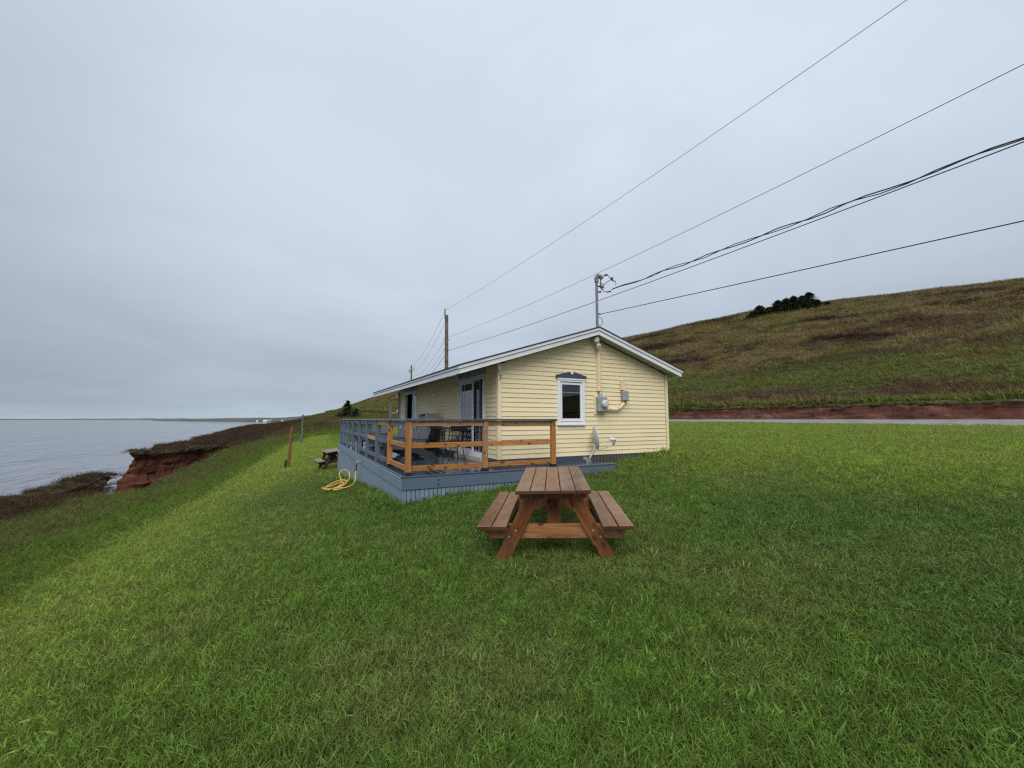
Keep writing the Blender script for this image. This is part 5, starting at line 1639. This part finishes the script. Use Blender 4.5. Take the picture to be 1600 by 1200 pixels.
# ------------------------------------------------------------------ spruces
def spruce(label, x, y, h, w, lean=.25, seed=1, bushy=False, sink=.2):
    """wind-bent spruce: tapered trunk, drooping boughs of small needle sprays swept to landward"""
    rnd = random.Random(seed)
    t = thing('spruce_tree', label, 'tree', (x, y, gz(x, y) - sink), (0, 0, 0), 'wind-bent spruces on the hillside')
    tr = MB(); tr.tube([(lean * h * (k / 5) ** 1.6, 0, h * .92 * k / 5) for k in range(6)], [h * .03 * (1 - .85 * k / 5) + .01 for k in range(6)], 7)
    tr.build('trunk', M['bark'], t)
    mb = MB()
    nb = int(190)
    for i in range(nb):
        f = rnd.random() ** 1.15
        z = h * (.06 + .90 * f)
        R = w * (1 - f) ** (.48 if bushy else .8) * (.35 + .75 * rnd.random()) + .05 * h * (1 - f) + .10
        a = rnd.random() * 2 * math.pi
        cx_ = lean * h * (z / h) ** 1.6
        dx, dy = math.cos(a), math.sin(a)
        if dx < 0: R *= .8
        L_ = R
        n = 5
        for k in range(1, n + 1):
            q = k / n
            px_ = cx_ + dx * L_ * q; py_ = dy * L_ * q
            pz_ = z + .12 * L_ * q - .34 * L_ * q * q
            s = (.16 + .22 * (1 - q)) * (h / 4.5) ** .5 * (.8 + .5 * rnd.random())
            for _ in range(4):
                v1 = Vector((rnd.uniform(-1, 1) + dx * .8, rnd.uniform(-1, 1) + dy * .8, rnd.uniform(-.25, .5))).normalized() * s * 1.5
                v2 = Vector((rnd.uniform(-1, 1), rnd.uniform(-1, 1), rnd.uniform(-.4, .4))).normalized() * s * .42
                o = Vector((px_ + rnd.uniform(-.12, .12), py_ + rnd.uniform(-.12, .12), pz_ + rnd.uniform(-.1, .1)))
                mb.add([o - v2, o + v2, o + v1 + v2 * .2, o + v1 - v2 * .2], [(0, 1, 2, 3)])
    for _ in range(26):     # leader
        o = Vector((lean * h * .95, 0, h * rnd.uniform(.84, 1.0)))
        v1 = Vector((rnd.uniform(-1, 1), rnd.uniform(-1, 1), rnd.uniform(.1, .9))).normalized() * .28; v2 = Vector((rnd.uniform(-1, 1), rnd.uniform(-1, 1), 0)).normalized() * .06
        mb.add([o - v2, o + v2, o + v1], [(0, 1, 2)])
    me = bpy.data.meshes.new('crown'); me.from_pydata(mb.v, [], mb.f); me.materials.append(M['needles'])
    link('crown', me, t)
    return t


def at_bearing(px, u):
    an = cam_dir(px)
    k = u / (math.tan(an) * math.cos(YAW) + math.sin(YAW))       # depth along the view axis
    X, Y = math.tan(an) * k, k
    return X * math.cos(YAW) + Y * math.sin(YAW) + UC, -X * math.sin(YAW) + Y * math.cos(YAW) + VC


for i, (px, u, h, w, ln, lab) in enumerate((
        (1180, 90, 1.76, 2.67, .30, 'lowest rounded spruce at the downhill end of the hilltop clump'),
        (1192, 91, 2.80, 2.94, .22, 'rounded dark spruce second from the downhill end of the hilltop clump'),
        (1207, 92, 2.08, 2.94, .30, 'low spruce in the dip of the hilltop clump'),
        (1222, 93, 3.20, 2.94, .10, 'spruce with a bare side twig at the middle of the hilltop clump'),
        (1235, 93, 3.36, 3.04, .12, 'broad spruce in the middle of the hilltop clump'),
        (1248, 94, 3.52, 3.04, .10, 'spruce just downhill of the two tallest on the hilltop'),
        (1261, 94, 3.44, 2.94, .12, 'pointed spruce beside the tallest one on the hilltop'),
        (1273, 95, 3.76, 2.67, .08, 'tallest spruce with a spiky tip on the hilltop'),
        (1284, 95, 2.08, 2.58, .2, 'low spruce at the uphill foot of the tallest one'),
        (1300, 96, 1.28, 1.66, .2, 'tiny spruce standing alone uphill of the clump'))):
    x, y = at_bearing(px, u)
    spruce(lab, x, y, h, w, ln, seed=20 + i, bushy=True, sink=.5)
for i, (px, u, h, w, ln, lab) in enumerate((
        (541, 17.0, 6.6, 5.2, .10, 'dark wind-bent spruce standing alone above the far lawn'),
        (530, 16.4, 2.2, 4.2, .2, 'low spruce bush at the seaward foot of the lone spruce'),
        (554, 17.6, 3.4, 5.0, .2, 'low spruce bush at the uphill foot of the lone spruce'))):
    x, y = at_bearing(px, u)
    spruce(lab, x, y, h, w, ln, seed=50 + i, sink=.3)


# ------------------------------------------------------------------ vegetation: scattered tufts, one object per kind of cover
def grass_nodes(name, mat, blade_h, blade_w, n_blades, radius, tilt, bend, variants=3, stiff=.4, segs=3, seed=0, hvar=.5):
    ng = bpy.data.node_groups.new(name, 'GeometryNodeTree')
    ng.interface.new_socket('Geometry', in_out='INPUT', socket_type='NodeSocketGeometry')
    ng.interface.new_socket('Geometry', in_out='OUTPUT', socket_type='NodeSocketGeometry')
    N, L = ng.nodes.new, ng.links.new
    gi = N('NodeGroupInput'); go = N('NodeGroupOutput')
    # one blade
    grid = N('GeometryNodeMeshGrid')
    grid.inputs['Size X'].default_value = 1; grid.inputs['Size Y'].default_value = 1
    grid.inputs['Vertices X'].default_value = 2; grid.inputs['Vertices Y'].default_value = segs + 1
    pos = N('GeometryNodeInputPosition'); sx = N('ShaderNodeSeparateXYZ'); L(pos.outputs[0], sx.inputs[0])

    def math_(op, a, b=None, c=None):
        n = N('ShaderNodeMath'); n.operation = op
        for i, q in enumerate((a, b, c)):
            if q is None: continue
            if isinstance(q, (int, float)): n.inputs[i].default_value = q
            else: L(q, n.inputs[i])
        return n.outputs[0]
    tt = math_('ADD', sx.outputs['Y'], .5)
    wid = math_('MULTIPLY', math_('SUBTRACT', 1.02, math_('POWER', tt, 2.0)), blade_w)
    bx_ = math_('MULTIPLY', sx.outputs['X'], wid)
    by_ = math_('MULTIPLY', math_('POWER', tt, 2.2), bend * blade_h)
    bz_ = math_('MULTIPLY', math_('SUBTRACT', tt, math_('MULTIPLY', math_('POWER', tt, 2.5), .25 * min(1, bend))), blade_h)
    cb = N('ShaderNodeCombineXYZ'); L(bx_, cb.inputs[0]); L(by_, cb.inputs[1]); L(bz_, cb.inputs[2])
    sp_ = N('GeometryNodeSetPosition'); L(grid.outputs['Mesh'], sp_.inputs['Geometry']); L(cb.outputs[0], sp_.inputs['Position'])
    join = N('GeometryNodeJoinGeometry')

    def rnd(kind, lo, hi, sd):
        r = N('FunctionNodeRandomValue'); r.data_type = kind
        if kind == 'FLOAT_VECTOR':
            r.inputs[0].default_value = lo; r.inputs[1].default_value = hi; o = r.outputs[0]
        else:
            r.inputs[2].default_value = lo; r.inputs[3].default_value = hi; o = r.outputs[1]
        r.inputs['Seed'].default_value = sd
        return o
    for k in range(variants):
        pts = N('GeometryNodePoints'); pts.inputs['Count'].default_value = n_blades
        ang = rnd('FLOAT', 0, 6.2832, seed + k * 10 + 1); rr = math_('MULTIPLY', math_('SQRT', rnd('FLOAT', 0, 1, seed + k * 10 + 2)), radius)
        cp = N('ShaderNodeCombineXYZ'); L(math_('MULTIPLY', math_('COSINE', ang), rr), cp.inputs[0]); L(math_('MULTIPLY', math_('SINE', ang), rr), cp.inputs[1])
        L(cp.outputs[0], pts.inputs['Position'])
        ip = N('GeometryNodeInstanceOnPoints'); L(pts.outputs[0], ip.inputs['Points']); L(sp_.outputs[0], ip.inputs['Instance'])
        rot = N('ShaderNodeCombineXYZ')
        L(rnd('FLOAT', -tilt, tilt, seed + k * 10 + 3), rot.inputs[0]); L(rnd('FLOAT', -tilt, tilt, seed + k * 10 + 4), rot.inputs[1]); L(rnd('FLOAT', 0, 6.2832, seed + k * 10 + 5), rot.inputs[2])
        L(rot.outputs[0], ip.inputs['Rotation'])
        L(rnd('FLOAT', 1 - hvar, 1 + hvar * .6, seed + k * 10 + 6), ip.inputs['Scale'])
        st = N('GeometryNodeStoreNamedAttribute'); st.data_type = 'FLOAT'; st.domain = 'INSTANCE'; st.inputs['Name'].default_value = 'blade_shade'
        L(ip.outputs[0], st.inputs['Geometry']); L(rnd('FLOAT', 0, 1, seed + k * 10 + 7), st.inputs['Value'])
        rl = N('GeometryNodeRealizeInstances'); L(st.outputs[0], rl.inputs[0])
        sm = N('GeometryNodeSetMaterial'); sm.inputs['Material'].default_value = mat; L(rl.outputs[0], sm.inputs['Geometry'])
        g2 = N('GeometryNodeGeometryToInstance'); L(sm.outputs[0], g2.inputs[0])
        L(g2.outputs[0], join.inputs[0])
    dn = N('GeometryNodeInputNamedAttribute'); dn.data_type = 'FLOAT'; dn.inputs['Name'].default_value = 'dens'
    sz = N('GeometryNodeInputNamedAttribute'); sz.data_type = 'FLOAT'; sz.inputs['Name'].default_value = 'size'
    dp_ = N('GeometryNodeDistributePointsOnFaces'); dp_.distribute_method = 'RANDOM'; dp_.inputs['Seed'].default_value = seed
    L(gi.outputs[0], dp_.inputs['Mesh']); L(dn.outputs[0], dp_.inputs['Density'])
    ins = N('GeometryNodeInstanceOnPoints'); L(dp_.outputs['Points'], ins.inputs['Points']); L(join.outputs[0], ins.inputs['Instance'])
    ins.inputs['Pick Instance'].default_value = True
    rz = N('ShaderNodeCombineXYZ'); L(rnd('FLOAT', 0, 6.2832, seed + 91), rz.inputs[2]); L(rz.outputs[0], ins.inputs['Rotation'])
    sc = math_('MULTIPLY', sz.outputs[0], rnd('FLOAT', .75, 1.3, seed + 92))
    L(sc, ins.inputs['Scale'])
    L(ins.outputs[0], go.inputs[0])
    return ng


def scatter(name, segs_u, segs_v, dens_fn, size_fn, ng, tint_mul=1.0):
    us, vs = axis_knots(segs_u), axis_knots(segs_v)
    U, V = np.meshgrid(us, vs)
    Z = height(U, V)
    dens = dens_fn(U, V); size = size_fn(U, V)
    col = tint(U.ravel(), V.ravel()) * tint_mul
    keep = dens > 0
    me, co = grid_mesh(name, U, V, Z, keep=keep, col=col)
    # attributes on the kept vertices only
    u = co[:, 0] - UC; v = co[:, 1] - VC
    for nm, fn in (('dens', dens_fn), ('size', size_fn)):
        a = me.attributes.new(nm, 'FLOAT', 'POINT')
        a.data.foreach_set('value', fn(u, v).astype(np.float32))
    o = link(name, me); tag(o, kind='stuff')
    md = o.modifiers.new('scatter', 'NODES'); md.node_group = ng
    return o


def view_mask(u, v, margin=9):
    """keep to what the camera, or one a step aside, can see"""
    X = u * math.cos(YAW) - v * math.sin(YAW); Y = u * math.sin(YAW) + v * math.cos(YAW)
    an = np.degrees(np.arctan2(X, Y + 1.2))
    return ((np.abs(an) < 51 + margin) & (Y > .3))


def dcam(u, v):
    return np.hypot(np.hypot(u, v), 1.5)


def under_deck(u, v):
    x, y = u + UC, v + VC
    a = (x > DX0 + .05) & (x < .05) & (y > DY0 + .05) & (y < DY1 - .05)
    b = (x > -.05) & (x < DX1 - .05) & (y > DY0 + .05) & (y < .05)
    c = (x > 0) & (x < W) & (y > 0) & (y < LH)
    return a | b | c


lawn_m = tint_mat('lawn_blades', 'INSTANCER', rough=.55, fine=((5, .8, 1.25),), bump=0, trans=.35, spec=.12, inst_rand=.5)
tall_m = tint_mat('rough_blades', 'INSTANCER', rough=.7, fine=((2.5, .7, 1.35),), bump=0, trans=.3, spec=.12, inst_rand=.52)


def lawn_d(u, v):
    lawn, _, _ = zones(u, v)
    d = dcam(u, v)
    q = np.clip(7500 / (d + .6) ** 2.0, 22, 850)
    return np.where((lawn > .25) & view_mask(u, v) & (d < 75) & ~under_deck(u, v) & (u < 27.7), q, 0)


def lawn_s(u, v):
    d = dcam(u, v)
    x, y = u + UC, v + VC
    near_deck = ((np.abs(x - DX0) < .25) & (y > DY0 - .2) & (y < DY1)) | ((np.abs(y - DY0) < .25) & (x > DX0 - .2) & (x < DX1)) | ((np.abs(y) < .2) & (x > 2.4) & (x < W + .1))
    return (np.clip(.8 + .05 * d, .9, 2.2)) * (1 + .9 * near_deck) * (.72 + .62 * fbm(u * .7, v * .7, 77))


ng_l = grass_nodes('lawn_tufts', lawn_m, .047, .0044, 30, .085, .75, .65, variants=6, seed=100)
scatter('lawn_grass', [(-6, 14, .25), (14, 28.2, .6)], [(-8, 12, .25), (12, 70, .6)], lawn_d, lawn_s, ng_l, 1.6)


def clover_d(u, v):
    lawn, _, _ = zones(u, v)
    d = dcam(u, v)
    patch = sstep(.52, .66, fbm(u * .55, v * .55, 90)) + .10
    return np.where((lawn > .6) & view_mask(u, v) & (d < 16) & ~under_deck(u, v), 60 * patch * np.clip(4 / d, .3, 1), 0)


def clover_s(u, v):
    return .75 + .5 * fbm(u * 2, v * 2, 91)


clover_m = tint_mat('clover_leaves', 'INSTANCER', rough=.6, fine=((5, .8, 1.25),), bump=0, trans=.25, spec=.2, inst_rand=.45)
ng_c = grass_nodes('clover_tufts', clover_m, .040, .0125, 12, .07, 1.0, 1.1, variants=4, seed=500)
scatter('clover', [(-6, 14, .25)], [(0, 16, .25)], clover_d, clover_s, ng_c, 1.7)


def rough_d(u, v):
    lawn, heath, hill = zones(u, v)
    d = dcam(u, v); ds = inside_and_dist(u, v)
    q = np.clip(1900 / (d + 2) ** 1.45, 1.4, 90)
    return np.where((lawn < .6) & (heath < .7) & (hill < .5) & view_mask(u, v) & (ds > .1) & ((u < 26) | ((v > 82) & (u < 33))) & (d < 560), q, 0)


def rough_s(u, v):
    d = dcam(u, v)
    return np.clip(.55 + .013 * d, .6, 1.7) * (.6 + .8 * fbm(u * .5, v * .5, 78)) * np.where((u > boundary_u(v) - 1.6) & (v < 60), .95, 1)


ng_r = grass_nodes('rough_tufts', tall_m, .30, .011, 22, .17, .75, .7, variants=4, seed=200)
scatter('rough_grass', [(-14, 33, .6)], [(-8, 70, .6), (70, 240, 3), (240, 560, 8)], rough_d, rough_s, ng_r, 1.3)


def heath_d(u, v):
    lawn, heath, hill = zones(u, v)
    d = dcam(u, v); ds = inside_and_dist(u, v)
    q = np.clip(900 / (d + 2) ** 1.35, 2.5, 16)
    return np.where((heath > .25) & view_mask(u, v) & (ds > -.42) & (d < 240), q, 0)


def heath_s(u, v):
    d = dcam(u, v)
    return np.clip(.7 + .008 * d, .8, 2.2) * (.45 + 1.1 * fbm(u * .6, v * .6, 79)) * np.where((v > 26) & (v < 46), 1.12, 1)


ng_h = grass_nodes('heath_tufts', tall_m, .30, .012, 60, .26, 1.15, .45, variants=4, seed=300, hvar=.6)
scatter('heath_shrubs', [(-20, 14, .4)], [(5, 110, .4), (110, 250, 3)], heath_d, heath_s, ng_h, 1.05)


def hill_d(u, v):
    lawn, heath, hill = zones(u, v)
    d = dcam(u, v)
    q = np.clip(260 / (d + 2) ** 1.05, 1.2, 9) * np.where(u < 32.95, 4.0, 1)
    return np.where((u > 32.2) & view_mask(u, v, 4) & (d < 520) & (u < 125), q, 0)


def hill_s(u, v):
    d = dcam(u, v)
    return np.clip(.45 + .013 * d, .6, 2.1) * (.5 + .9 * fbm(u * .3, v * .3, 80)) * np.where(u < 32.95, 1.9, np.where(u < 36, .8, 1)) * sstep(125, 70, u) ** .5


ng_g = grass_nodes('hill_tufts', tall_m, .34, .022, 26, .26, .9, .8, variants=4, seed=400)
scatter('hill_grass', [(32.2, 40, .3), (40, 125, 1.5)], [(-12, 60, .8), (60, 240, 3), (240, 520, 8)], hill_d, hill_s, ng_g, 1.42)
